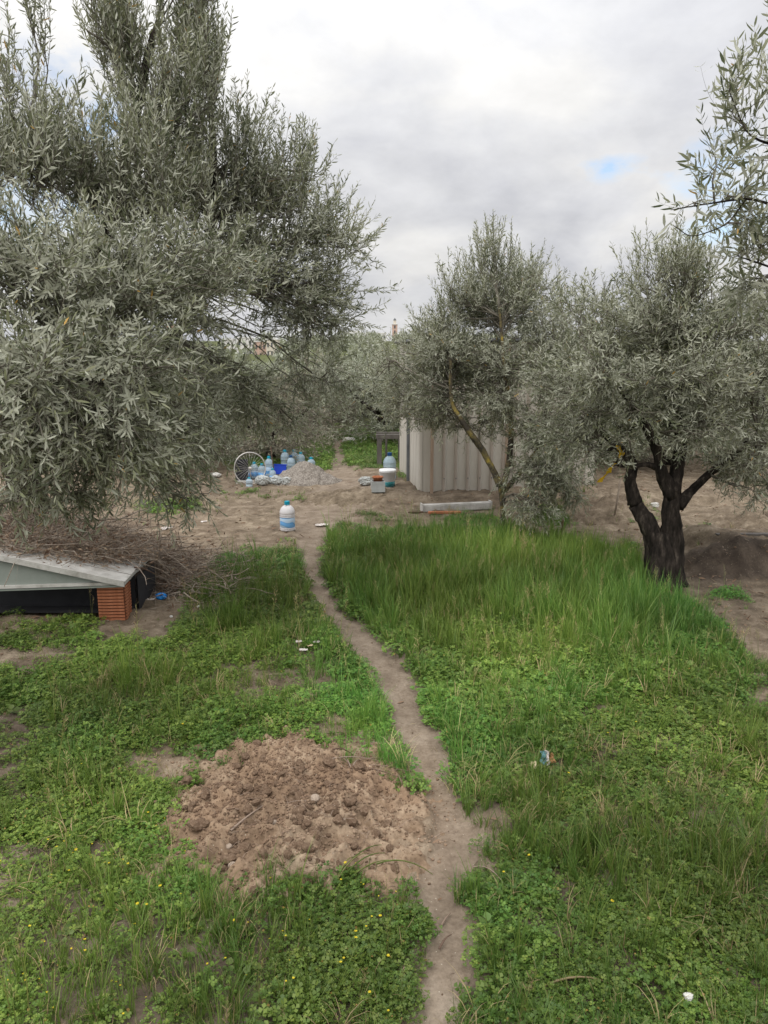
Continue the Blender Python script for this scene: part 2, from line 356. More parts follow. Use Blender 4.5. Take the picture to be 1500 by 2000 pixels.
def soil_mat(name, base, red=False):
    m, N, L = mat(name); tc = N.new('ShaderNodeTexCoord'); v = tc.outputs['Object']
    big = noise(N, L, 1.3, 5, .6, v); mid = noise(N, L, 7, 6, .65, v); fin = noise(N, L, 60, 5, .75, v)
    dirt = ramp(N, L, mid, [(.3, (.082, .064, .046)), (.5, (.160, .128, .094)), (.7, (.27, .225, .172))])
    dirt = mixc(N, L, .8, dirt, ramp(N, L, big, [(.3, (.80, .76, .74)), (.7, (1.2, 1.19, 1.14))]), 'MULTIPLY')
    pathc = ramp(N, L, mid, [(.25, (.125, .095, .070)), (.5, (.205, .163, .123)), (.75, (.29, .24, .188))])
    redc = ramp(N, L, mid, [(.25, (.14, .088, .056)), (.5, (.265, .182, .120)), (.75, (.38, .29, .205))])
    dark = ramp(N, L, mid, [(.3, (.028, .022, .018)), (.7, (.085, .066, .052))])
    if base == 'ground':
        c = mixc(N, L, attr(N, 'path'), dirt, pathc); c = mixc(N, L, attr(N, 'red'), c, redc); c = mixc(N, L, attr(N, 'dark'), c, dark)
        c = mixc(N, L, attr(N, 'green'), c, ramp(N, L, mid, [(.3, (.05, .06, .02)), (.7, (.11, .14, .045))]))
    elif base == 'red': c = mixc(N, L, ramp(N, L, big, [(.35, (0, 0, 0)), (.65, (.45, .45, .45))]), redc, dirt)
    elif base == 'grey': c = ramp(N, L, fin, [(.3, (.10, .085, .072)), (.5, (.20, .178, .155)), (.7, (.32, .29, .26))])
    elif base == 'brown': c = dirt
    else: c = dark
    c = mixc(N, L, .8, c, ramp(N, L, fin, [(.3, (.66, .63, .6)), (.5, (1, 1, 1)), (.72, (1.3, 1.3, 1.28))]), 'MULTIPLY')
    # bits of pale grit
    vo = N.new('ShaderNodeTexVoronoi'); vo.inputs['Scale'].default_value = 75; L.new(v, vo.inputs['Vector'])
    grit = ramp(N, L, vo.outputs['Distance'], [(.10, (1, 1, 1)), (.17, (0, 0, 0))])
    cs = N.new('ShaderNodeSeparateColor'); L.new(vo.outputs['Color'], cs.inputs[0])
    gsel = ramp(N, L, cs.outputs[0], [(.80, (0, 0, 0)), (.84, (1, 1, 1))])
    gm = mixc(N, L, 1., grit, gsel, 'MULTIPLY')
    c = mixc(N, L, gm, c, (.42, .37, .30))
    p = N.new('ShaderNodeBsdfPrincipled'); L.new(c, p.inputs['Base Color']); p.inputs['Roughness'].default_value = .95; p.inputs['Specular IOR Level'].default_value = .12
    b = N.new('ShaderNodeBump'); b.inputs['Strength'].default_value = .9; b.inputs['Distance'].default_value = .012
    h = mixc(N, L, .4, mid, fin); L.new(h, b.inputs['Height']); L.new(b.outputs[0], p.inputs['Normal'])
    o = N.new('ShaderNodeOutputMaterial'); L.new(p.outputs[0], o.inputs[0]); return m
SOIL = soil_mat('soil', 'ground'); REDSOIL = soil_mat('red_soil', 'red'); GREYSOIL = soil_mat('grey_gravel', 'grey'); DARKSOIL = soil_mat('dark_soil', 'dark'); BROWNSOIL = soil_mat('brown_soil', 'brown')

# ------------------------------------------------------------------ ground
def build_ground():
    ys = list(np.linspace(-8, .9, 14))
    y = .95
    while y < 70: ys.append(y); y *= 1.0085
    while y < 900: ys.append(y); y *= 1.12
    ys = np.array(ys); sx = np.linspace(-1, 1, 351)
    out = np.array([1.25, 1.7, 2.6, 5, 11, 30]); sx = np.concatenate([-out[::-1], sx, out])
    Y, S = np.meshgrid(ys, sx, indexing='ij'); X = S * (.60 * np.maximum(Y, 0) + 1.2)
    Z = gz(X, Y)
    ny, nx = Y.shape; i = np.arange(ny - 1)[:, None] * nx; j = np.arange(nx - 1)[None]
    a = i + j; T = np.concatenate([np.stack([a, a + 1, a + nx + 1], -1).reshape(-1, 3), np.stack([a, a + nx + 1, a + nx], -1).reshape(-1, 3)])
    x, y = X.ravel(), Y.ravel(); u, v = proj(x, y)
    d, t = veg_mask(x, y); pm = path_mask(x, y)
    yard = ell(u, v, 640, 1010, 75, 50, 2) * .8
    red = .9 * ell(u, v, 560, 1580, 270, 160, 1.5) + .2 * ell(u, v, 200, 1050, 350, 60)
    n = fbm(x, y, 3, 3, 51.)
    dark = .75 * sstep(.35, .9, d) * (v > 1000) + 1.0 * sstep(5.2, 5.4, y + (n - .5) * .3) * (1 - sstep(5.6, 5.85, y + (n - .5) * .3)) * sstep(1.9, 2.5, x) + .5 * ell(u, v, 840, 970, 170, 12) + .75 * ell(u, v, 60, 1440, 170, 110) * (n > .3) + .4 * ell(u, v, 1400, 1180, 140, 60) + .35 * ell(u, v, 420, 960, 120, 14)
    green = sstep(.2, .7, d) * sstep(9, 15, y) * .85
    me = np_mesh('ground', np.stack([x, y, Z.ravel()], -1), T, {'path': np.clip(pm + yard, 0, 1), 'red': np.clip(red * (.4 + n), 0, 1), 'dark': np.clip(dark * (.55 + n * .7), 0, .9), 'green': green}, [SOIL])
    tag(link('ground', me), kind='structure')
build_ground()

# ------------------------------------------------------------------ leaves and trees
LT = np.array([[0, 0, 0], [.33, .5, .012], [.33, -.5, .012], [.72, .42, -.01], [.72, -.42, -.01], [1, 0, -.09]])
LF = np.array([[0, 2, 1], [1, 2, 4], [1, 4, 3], [3, 4, 5]])
LT2 = np.array([[0, 0, 0], [.45, .5, .03], [.45, -.5, .03], [1, 0, -.05]]); LF2 = np.array([[0, 2, 1], [1, 2, 3]])
def nrm(a): return a / (np.linalg.norm(a, axis=-1, keepdims=True) + 1e-9)
def leaves_np(P, D, S, ln, wd, tint, low=False):
    D = nrm(D); S = nrm(S - (S * D).sum(-1, keepdims=True) * D); Nn = np.cross(D, S)
    tp, tf = (LT2, LF2) if low else (LT, LF)
    V = P[:, None] + tp[None, :, 0, None] * (D * ln[:, None])[:, None] + tp[None, :, 1, None] * (S * wd[:, None])[:, None] + tp[None, :, 2, None] * (Nn * ln[:, None])[:, None]
    k = len(tp); T = tf[None] + (np.arange(len(P)) * k)[:, None, None]
    return V.reshape(-1, 3), T.reshape(-1, 3), np.repeat(tint, k)
def make_tree(name, label, cat, limbs, blobs, base, group=None, leaf=.052, dens=1., mats=None, low=False, seed=1, up=.5, twig_r=.004, spacing=.019, lw=.2, parts=None):
    """limbs: list of (points, radii); blobs: (centre, radii3, n_branches, shoots per branch, up, shoot length)"""
    g = np.random.default_rng(seed); base = np.asarray(base, float)
    root = thing(name, label, cat, base, group=group) if label else None
    if root is None:
        root = bpy.data.objects.new(name, None); COL.objects.link(root); root.location = base
    mats = mats or (BARK, OLIVE, TWIG)
    tr = MB(); sk = []
    for pts, rad in limbs:
        pts = np.asarray(pts, float); rad = np.asarray(rad, float)
        # resample as a smooth, knobbly curve
        k = np.linspace(0, len(pts) - 1, (len(pts) - 1) * 6 + 1); q = np.stack([np.interp(k, range(len(pts)), pts[:, c]) for c in range(3)], -1)
        for _ in range(3): q[1:-1] = (q[:-2] + 2 * q[1:-1] + q[2:]) / 4
        r = np.interp(k, range(len(pts)), rad)
        q[1:-1] += (g.random((len(q) - 2, 3)) - .5) * r[1:-1, None] * .16
        r = r * (1 + .22 * (fbm(k * .7, k * 0, 1., 2, seed + len(sk)) - .5) * 2)
        tr.tube(q - base, r, 20 if r[0] > .03 else 8, a=0); flute(tr, q - base, g); sk += [np.append(p_, 0) for p_ in q[len(q) // 3:]]
    trunk = link('trunk', tr.mesh(name + '_trunk', mats[0]), root)
    SK = np.array(sk)[:, :3]; br = MB(); LP, LD, LS, LL, LW, LTi = [], [], [], [], [], []
    def bend(a, b, n, wob, sag):
        t = np.linspace(0, 1, n)[:, None]; q = a + (b - a) * t
        q += np.sin(t * math.pi) * (g.random(3) - .5) * wob * np.linalg.norm(b - a); q[:, 2] += (np.sin(t * math.pi) * sag)[:, 0] * np.linalg.norm(b - a)
        q[1:-1] += (g.random((n - 2, 3)) - .5) * .04 * np.linalg.norm(b - a); return q
    for (c, rd, nb, ns, upb, SL) in blobs:
        c = np.asarray(c, float); rd = np.asarray(rd, float)
        j = np.argmin(np.linalg.norm(SK - (c - [0, 0, rd[2] * .5]), axis=1)); a = SK[j]
        core = bend(a, c, 7, .25, .08); br.tube(core - base, np.linspace(twig_r * 3.2, twig_r * 1.6, 7), 5, m=0)
        for i in range(int(nb)):
            d = nrm(g.normal(size=3)); d[2] = d[2] * .8 + .1; e = c + d * rd * (.35 + .65 * g.random() ** .5)
            s = core[g.integers(2, 7)] if g.random() < .75 else a
            q = bend(s, e, 7, .35, .06 * (upb > 0)); br.tube(q - base, np.linspace(twig_r * 1.5, twig_r * .6, 7), 4, m=0, cap=False)
            bd = nrm(q[-1] - q[0])
            for k in range(int(ns)):
                t = (.30 + .70 * g.random()) if k else 1.; p0 = q[min(6, int(t * 6))] + (q[min(6, int(t * 6) + 1)] - q[min(6, int(t * 6))]) * (t * 6 % 1)
                dr = nrm(nrm(g.normal(size=3)) * (.8 if upb > .8 else 1.05) + bd * .45 + np.array([0, 0, upb]))
                L_ = SL * (.4 + .9 * g.random() ** 1.3); n = 6
                pts = [p0]; dd = dr.copy()
                for w in range(n - 1):
                    dd = nrm(dd + np.array([0, 0, upb * .22]) + (g.random(3) - .5) * .16); pts.append(pts[-1] + dd * L_ / (n - 1))
                pts = np.array(pts); br.tube(pts - base, np.linspace(twig_r * .55, twig_r * .25, n), 3, m=0, cap=False)
                m = max(3, int(L_ / spacing * dens)); tt = np.linspace(.10, 1, m) * (n - 1)
                P = np.stack([np.interp(tt, range(n), pts[:, c_]) for c_ in range(3)], -1); tg = nrm(np.gradient(P, axis=0))
                rf = nrm(np.cross(tg, g.normal(size=3))); r2 = np.cross(tg, rf)
                alt = (np.arange(m) % 2)[:, None]; side = np.where(alt, rf, r2)
                sz = np.interp(np.arange(m) / m, [0, .2, .75, 1], [.7, 1, 1, .6])
                tn = .1 + .75 * g.random()
                for sg in (1, -1):
                    an = g.normal(.78, .34, m)[:, None]; keep = g.random(m) < .84
                    D = tg * np.cos(an) + side * sg * np.sin(an) + (g.random((m, 3)) - .5) * .7
                    S = np.cross(D, tg) + (g.random((m, 3)) - .5) * 1.3
                    ll = leaf * sz * (.6 + .75 * g.random(m))
                    LP.append(P[keep]); LD.append(D[keep]); LS.append(S[keep]); LL.append(ll[keep]); LW.append((ll * lw * (.8 + .4 * g.random(m)))[keep])
                    ti = np.clip(tn + (g.random(m) - .5) * .5, 0, .97); ti[g.random(m) < .006] = 1.; LTi.append(ti[keep])
    V, T, A = leaves_np(np.concatenate(LP) - base, np.concatenate(LD), np.concatenate(LS), np.concatenate(LL), np.concatenate(LW), np.concatenate(LTi), low)
    br.add(V, T, A, 1)
    crown = link('crown', br.mesh(name + '_crown', [mats[2], mats[1]]), root)
    print(name, 'leaves', len(A) // (4 if low else 6), 'tris', len(crown.data.polygons))
    return root
def B(u, v, d, ru, rv, rd, nb, ns, up=.5, SL=.3):
    c = PD(u, v, d); return (c, (ru / F * d, rd, rv / F * d), nb, ns, up, SL)

# big grey-green olive on the left
lt = PZ(120, 1075); LB = np.array([-2.75, 5.7, float(gz(-2.75, 5.7))])
limbs = [([LB, LB + [.05, 0, .5], LB + [0, -.05, .9]], [.15, .12, .11]),
         ([LB + [0, -.03, .85], PD(150, 700, 4.9), PD(200, 500, 4.6), PD(260, 250, 4.6), PD(300, 60, 4.7)], [.09, .07, .05, .03, .015]),
         ([LB + [0, -.03, .8], PD(-60, 640, 4.5), PD(-80, 420, 4.2), PD(60, 250, 4.2)], [.08, .06, .04, .015]),
         ([LB + [0, 0, .7], PD(300, 720, 5.0), PD(412, 540, 5.0), PD(418, 300, 5.0), PD(400, 60, 5.0)], [.07, .05, .03, .02, .01]),
         ([LB + [0, -.05, .8], PD(100, 740, 4.2), PD(80, 680, 3.4), PD(200, 760, 3.2)], [.07, .05, .035, .015])]
blobs = [B(330, 230, 4.6, 95, 170, .5, 33, 10, 1.1, .42), B(640, 640, 5.4, 55, 45, .35, 15, 9, -.1, .26), B(460, 745, 5.1, 60, 35, .35, 13, 9, -.2, .24), B(380, 560, 4.6, 90, 60, .4, 22, 10, .4, .3), B(385, 110, 4.8, 38, 120, .35, 18, 10, 1.3, .42), B(235, 110, 4.6, 36, 110, .35, 14, 10, 1.3, .42), B(350, -40, 4.7, 90, 80, .4, 10, 7, 1.1, .4),
         B(170, 60, 4.3, 14, 120, .1, 3, 6, 1.8, .42), B(75, 110, 4.2, 16, 110, .1, 3, 6, 1.8, .42), B(10, 210, 4.0, 30, 80, .2, 4, 7, 1.4, .35),
         B(90, 370, 4.0, 105, 90, .5, 28, 10, .9, .35), B(250, 400, 4.3, 130, 110, .6, 42, 10, .9, .36), B(420, 400, 4.9, 95, 130, .5, 34, 10, .9, .36), B(480, 300, 5.0, 30, 60, .3, 6, 8, 1.1, .33),
         B(575, 410, 5.3, 65, 80, .4, 22, 10, .8, .34), B(610, 330, 5.3, 26, 42, .2, 5, 8, 1.2, .33), B(665, 470, 5.4, 52, 52, .35, 16, 9, .5, .32), B(640, 570, 5.4, 55, 60, .35, 19, 9, .3, .3),
         B(520, 520, 5.2, 95, 75, .5, 34, 10, .6, .32), B(590, 600, 5.3, 60, 34, .4, 11, 9, .1, .27), B(90, 540, 3.5, 170, 120, .5, 42, 10, .3, .3), B(320, 560, 4.0, 160, 120, .6, 46, 10, .4, .32), B(-150, 500, 4.0, 150, 200, .6, 20, 8, .5, .3),
         B(60, 740, 3.1, 150, 120, .45, 42, 10, -.1, .27), B(270, 740, 3.5, 140, 120, .5, 42, 10, -.1, .28), B(370, 630, 4.6, 70, 50, .45, 11, 8, .1, .26), B(390, 765, 4.8, 80, 60, .5, 15, 9, -.1, .26), B(620, 650, 5.3, 60, 45, .35, 9, 8, -.1, .25), B(625, 740, 5.6, 60, 50, .35, 14, 9, -.3, .23), B(500, 790, 5.5, 80, 60, .4, 19, 9, -.3, .25), B(570, 820, 5.7, 60, 40, .3, 9, 8, -.4, .22), B(415, 850, 5.0, 40, 80, .35, 12, 8, -.4, .2),
         B(40, 870, 2.95, 130, 75, .4, 23, 9, -.35, .22), B(240, 870, 3.3, 130, 75, .4, 24, 9, -.4, .23), B(370, 850, 4.0, 60, 110, .4, 24, 9, -.3, .23), B(-180, 850, 3.2, 120, 120, .5, 14, 8, 0, .27),
         B(110, 965, 3.2, 150, 26, .3, 18, 9, -.4, .17), B(340, 970, 4.0, 80, 34, .3, 17, 8, -.3, .17)]
make_tree('olive_tree', 'largest olive tree, dense grey-green crown filling the left side above the brush pile', 'tree', limbs, blobs, LB, seed=11, leaf=.0435, spacing=.0185, lw=.175, twig_r=.0034)

# olive with the black forked trunk on the right
RB = G(1292, 1148); z0 = RB[2]; RB = RB + [0, 0, -.05]; dR = RB[1]
q = lambda u, v, dd=0.: PD(u, v, dR + dd)
limbs = [([RB + [-.08, 0, 0], q(1280, 1125), q(1280, 1060), q(1262, 1020), q(1240, 985)], [.11, .072, .064, .058, .046]),
         ([RB + [.05, .02, 0], q(1308, 1125), q(1312, 1060), q(1308, 1010), q(1312, 960)], [.13, .085, .075, .064, .05]),
         ([RB + [.16, -.02, -.01], q(1325, 1125, -.02), q(1322, 1080, -.01)], [.06, .045, .02]),
         ([RB + [-.17, -.05, -.01], q(1268, 1128, -.04), q(1276, 1090, -.02)], [.05, .035, .015]),
         ([q(1292, 1150, -.06), q(1290, 1100, -.05), q(1292, 1040, -.03)], [.075, .08, .05]),
         ([q(1240, 985), q(1228, 940), q(1238, 905, .05), q(1215, 880, .1), q(1180, 850, .2)], [.055, .04, .034, .026, .015]),
         ([q(1312, 965), q(1290, 925, -.03), q(1285, 880, -.05), q(1262, 830, -.1), q(1235, 790, -.1), q(1203, 752, -.1)], [.06, .042, .036, .03, .022, .014]),
         ([q(1288, 915, -.03), q(1262, 906, -.05), q(1238, 912, -.1), q(1220, 935, -.1)], [.022, .018, .014, .008]),
         ([q(1314, 965), q(1322, 915, .05), q(1330, 860, .05), q(1322, 780, .05), q(1340, 690, .1)], [.06, .046, .038, .028, .012]),
         ([q(1322, 990, .02), q(1345, 965, .05), q(1385, 925, .08), q(1425, 895, .1), q(1480, 840, .15)], [.05, .036, .026, .022, .012]),
         ([q(1300, 850), q(1310, 830), q(1300, 760)], [.022, .016, .01]),
         ([q(1200, 870, .1), q(1185, 885, .1), q(1172, 865, .1)], [.016, .012, .008])]
blobs = [B(1310, 545, 5.2, 60, 45, .35, 12, 9, .9, .28), B(1250, 560, 5.3, 40, 45, .3, 8, 8, .9, .28), B(1385, 560, 5.3, 50, 50, .3, 9, 8, .9, .28), B(1270, 640, 5.2, 120, 60, .5, 27, 9, .5, .26), B(1410, 650, 5.3, 100, 70, .5, 24, 9, .5, .26),
         B(1165, 650, 5.4, 60, 60, .4, 10, 8, .5, .26), B(1200, 730, 5.1, 95, 65, .5, 21, 9, .1, .24), B(1340, 740, 5.0, 110, 70, .5, 28, 9, .1, .24), B(1480, 760, 5.2, 90, 85, .5, 20, 8, .2, .24),
         B(1130, 800, 5.3, 50, 60, .35, 10, 8, -.1, .22), B(1230, 800, 5.0, 85, 38, .4, 14, 8, -.2, .22), B(1400, 820, 4.9, 100, 45, .4, 18, 8, -.2, .22), B(1150, 880, 5.2, 28, 42, .2, 6, 7, -.4, .2), B(1480, 890, 5.0, 60, 45, .3, 9, 8, -.3, .2),
         B(1520, 620, 5.2, 90, 90, .5, 12, 8, .4, .26), B(1320, 660, 5.6, 170, 90, .5, 46, 10, .4, .26), B(1340, 780, 5.6, 160, 70, .5, 38, 10, .1, .24), B(1480, 700, 5.5, 90, 90, .5, 18, 9, .3, .26),
         B(1115, 740, 5.6, 65, 70, .4, 24, 9, .2, .24), B(1110, 850, 5.6, 45, 60, .35, 15, 9, -.2, .22), B(1440, 900, 5.4, 60, 40, .35, 12, 9, -.2, .22), B(1500, 960, 5.4, 40, 45, .3, 9, 8, -.3, .2), B(1130, 600, 5.8, 50, 45, .35, 9, 8, .6, .26), B(1490, 860, 5.4, 60, 60, .4, 12, 9, -.1, .24), B(1230, 860, 4.9, 30, 30, .2, 3, 6, -.3, .18), B(1340, 850, 4.9, 50, 25, .3, 7, 7, -.3, .18), B(1440, 950, 5.1, 40, 30, .3, 3, 6, -.3, .18)]
make_tree('olive_tree', 'olive tree with thick black forked trunk growing out of tall grass on the right', 'tree', limbs, blobs, RB, seed=21, leaf=.041, spacing=.0175, lw=.18, twig_r=.0034)

# leaning olive with lichen stem in front of the shed
CB = G(982, 1046); dC = CB[1]; q = lambda u, v, dd=0.: PD(u, v, dC + dd)
limbs = [([CB + [0, 0, -.03], q(983, 1010), q(981, 975), q(976, 945)], [.026, .022, .026, .024]),
         ([q(976, 948), q(962, 915), q(944, 880), q(915, 842), q(880, 790), q(880, 700)], [.034, .028, .026, .022, .016, .01]),
         ([q(980, 960), q(996, 900), q(1000, 820), q(985, 720), q(975, 600)], [.03, .026, .022, .015, .01]),
         ([q(980, 965), q(1020, 920), q(1060, 860), q(1070, 760)], [.024, .02, .015, .01])]
blobs = [B(960, 530, 7.0, 48, 50, .4, 12, 8, 1.1, .32), B(1060, 560, 7.1, 36, 36, .3, 6, 8, 1.1, .3), B(905, 600, 7.0, 58, 55, .45, 21, 9, .9, .3), B(1000, 620, 7.0, 90, 60, .5, 22, 9, .6, .28), B(1080, 640, 6.9, 60, 50, .4, 12, 8, .5, .28),
         B(845, 650, 7.2, 34, 50, .3, 7, 7, 1.0, .3), B(880, 690, 7.0, 70, 50, .5, 26, 9, .3, .27), B(980, 710, 6.8, 90, 60, .5, 34, 9, .2, .26), B(1080, 740, 6.7, 80, 70, .5, 22, 9, .1, .25),
         B(870, 770, 7.0, 66, 40, .4, 20, 9, -.2, .22), B(965, 785, 6.8, 80, 36, .4, 20, 9, -.2, .22), B(1065, 840, 6.5, 66, 60, .4, 28, 10, -.2, .24), B(1060, 920, 6.4, 66, 50, .4, 28, 10, -.3, .22),
         B(840, 700, 7.6, 85, 80, .4, 60, 10, .3, .27), B(800, 780, 8.0, 60, 50, .4, 30, 10, .0, .26), B(760, 730, 8.4, 55, 40, .4, 14, 9, .4, .26), B(835, 815, 7.6, 55, 22, .3, 16, 9, -.3, .2), B(950, 820, 7.2, 80, 30, .3, 12, 8, -.3, .2),
         B(1000, 600, 7.4, 130, 90, .5, 44, 10, .6, .28), B(930, 740, 7.3, 100, 60, .5, 40, 10, .1, .26), B(1120, 700, 7.0, 70, 90, .5, 34, 10, .3, .26), B(1150, 860, 6.8, 60, 60, .4, 14, 9, 0, .24),
         B(1040, 985, 6.3, 55, 34, .3, 16, 8, -.4, .18), B(1115, 950, 6.5, 45, 34, .3, 13, 9, -.4, .18), B(900, 835, 6.9, 50, 14, .2, 4, 6, -.3, .18)]
make_tree('olive_tree', 'leaning olive tree with yellow lichen on its thin stem in front of the ribbed shed', 'tree', limbs, blobs, CB, seed=31, leaf=.042, spacing=.0185, lw=.18, twig_r=.0034, mats=(LICHEN, OLIVE, TWIG))

# olive whose bough reaches in at the top right
NB_ = np.array([2.75, 3.3, float(gz(2.75, 3.3))])
limbs = [([NB_, NB_ + [-.02, 0, .6], NB_ + [.02, .02, 1.1]], [.13, .1, .09]),
         ([NB_ + [.02, .02, 1.0], NB_ + [-.15, .05, 1.5], PD(1600, 440, 3.4), PD(1470, 385, 3.4), PD(1380, 398, 3.4), PD(1310, 410, 3.4)], [.06, .04, .010, .0045, .0028, .0015]),
         ([NB_ + [.02, .02, 1.0], NB_ + [-.1, .1, 1.8], PD(1580, 300, 3.5), PD(1460, 270, 3.4), PD(1425, 180, 3.4)], [.05, .035, .009, .004, .002]),
         ([PD(1460, 385, 3.4), PD(1420, 440, 3.35), PD(1350, 465, 3.3), PD(1315, 440, 3.3)], [.004, .003, .002, .0015]),
         ([PD(1580, 300, 3.5), PD(1520, 180, 3.6), PD(1515, 80, 3.6)], [.008, .004, .002]),
         ([NB_ + [.02, .02, 1.0], PD(1600, 560, 3.5), PD(1500, 520, 3.5), PD(1440, 500, 3.5)], [.04, .012, .004, .002])]
blobs = [B(1355, 395, 3.4, 40, 24, .15, 5, 3, .35, .16), B(1420, 380, 3.4, 45, 28, .2, 7, 4, .3, .18), B(1400, 325, 3.4, 32, 30, .15, 5, 3, .8, .17), B(1448, 240, 3.4, 40, 55, .2, 7, 4, .9, .18), B(1428, 160, 3.4, 20, 24, .1, 4, 3, .9, .15),
         B(1508, 300, 3.5, 48, 90, .25, 9, 5, .6, .19), B(1502, 450, 3.5, 50, 50, .25, 8, 5, .0, .18), B(1455, 440, 3.4, 26, 28, .12, 4, 4, -.6, .15), B(1508, 160, 3.6, 36, 60, .2, 5, 4, .8, .18), B(1485, 560, 3.6, 50, 30, .2, 11, 5, -.2, .17), B(1440, 500, 3.5, 30, 18, .15, 4, 4, .2, .15),
         B(1680, 350, 3.5, 110, 200, .5, 18, 8, .5, .26), B(1900, 300, 3.6, 160, 260, .6, 20, 8, .5, .28), B(1530, 50, 3.7, 16, 50, .2, 2, 4, .9, .18)]
make_tree('olive_tree', 'nearest olive, its sparse bough reaching in at the top right against the sky', 'tree', limbs, blobs, NB_, seed=41, leaf=.054, spacing=.023, twig_r=.0016, lw=.18)

# background olives: three models, copied
def bg_model(seed, h, w, mats, nb=46, ns=8, up=.5, bare=1., leaf=.075):
    g = np.random.default_rng(seed); b0 = np.zeros(3)
    limbs = [([b0, b0 + [.05, 0, .5], b0 + [0, .05, .8]], [.11, .08, .06])]
    for k in range(4):
        a = k * 1.57 + g.random(); r_ = w * .45
        limbs.append(([[0, .03, .72], [math.cos(a) * r_ * .4, math.sin(a) * r_ * .4, h * .45], [math.cos(a) * r_ * .7, math.sin(a) * r_ * .7, h * .65]], [.05, .028, .012]))
    bl = []
    for k in range(9):
        a = k * 2.4; rr = w * .33 * (k > 0)
        bl.append((np.array([math.cos(a) * rr, math.sin(a) * rr, h * ((.24 if k % 2 else .50) + .14 * g.random())]), np.array([w * .3, w * .3, h * .24]) * (.8 + .4 * g.random()), nb / 9, ns, up, .3))
    for k in range(3): bl.append((np.array([math.cos(k * 2.1 + seed) * w * .25, math.sin(k * 2.1 + seed) * w * .25, h * .17]), np.array([w * .28, w * .28, h * .12]), nb / 11, ns, .0, .26))
    bl.append((np.array([0, 0, h * .84]), np.array([w * .25, w * .25, h * .13]), 6, ns, .9, .3))
    return make_tree('olive_tree', None, None, limbs, bl, (0, 0, 0), seed=seed, leaf=leaf, dens=bare, mats=mats, low=True, spacing=.03, lw=.24)
mA = bg_model(51, 2.5, 3.0, (BARK, OLIVE_FAR, TWIG), nb=135, ns=9)
mB = bg_model(52, 2.3, 2.6, (BARK, OLIVE_FAR, TWIG), nb=120, ns=9, up=.2)
mC = bg_model(53, 2.4, 2.8, (BARK, DRYTREE, TWIG), nb=200, ns=10, up=.0, bare=.6, leaf=.06)
def put_tree(model, used, u, d, sc, rz, label, group=None):
    o = copy_tree(model) if used else model
    p = PD(u, 700, d); x, y = p[0], p[1]
    o.location = (x, y, float(gz(x, y)) - .03); o.scale = (sc * 1.15, sc * 1.15, sc * (.80 if u < 560 and d < 16 else 1)); o.rotation_euler[2] = rz
    tag(o, label, 'tree', group); return o
lst = [(mC, 0, 520, 11.8, .72, .3, 'brownish twiggy olive directly behind the water bottles'),
       (mC, 1, 610, 15.5, .78, 1.9, 'thin brown olive at the left end of the green clearing'),
       (mB, 1, 800, 18.5, .95, 1.2, 'background olive closing the view right of the narrow far path'),
       (mB, 1, 710, 21.5, .88, 4.2, 'small pale background olive straight below the pink minaret'),
       (mA, 1, 310, 10.8, .66, 3.9, 'background olive behind the drooping lower boughs of the big left tree'),
       (mA, 1, 1010, 13.0, .9, 5.2, 'background olive hidden behind the middle of the ribbed shed'),
       (mB, 1, 1230, 10.6, .75, 2.9, 'low background olive seen between the black trunk and the shed'),
       (mA, 0, 745, 14.2, .80, 1., 'rounded background olive between the path and the shed, past the wooden frame'),
       (mB, 0, 640, 19.5, .85, 2., 'background olive at the end of the green clearing, behind the narrow path'),
       (mC, 1, 400, 12.5, .72, 2.6, 'brown thin-leaved olive half hidden behind the big left tree'),
       (mB, 1, 1120, 12.0, 1.0, .5, 'background olive behind the shed, filling the gap left of the forked tree'),
       (mA, 1, 1330, 11.5, .9, 2.2, 'background olive right behind the crown of the black-trunked tree'),
       (mA, 1, 1500, 13.0, 1.0, 4.1, 'background olive at the right edge beyond the dug soil'),
       (mB, 1, 880, 15.0, .95, 3.3, 'background olive rising just behind the shed roof'),
       (mA, 1, 200, 14.0, .95, 5.0, 'background olive at far left, seen only through the big crown')]
lst.sort(key=lambda t: t[1])
for (m_, used, u, d, sc, rz, lb) in lst: put_tree(m_, used, u, d, sc, rz, lb)
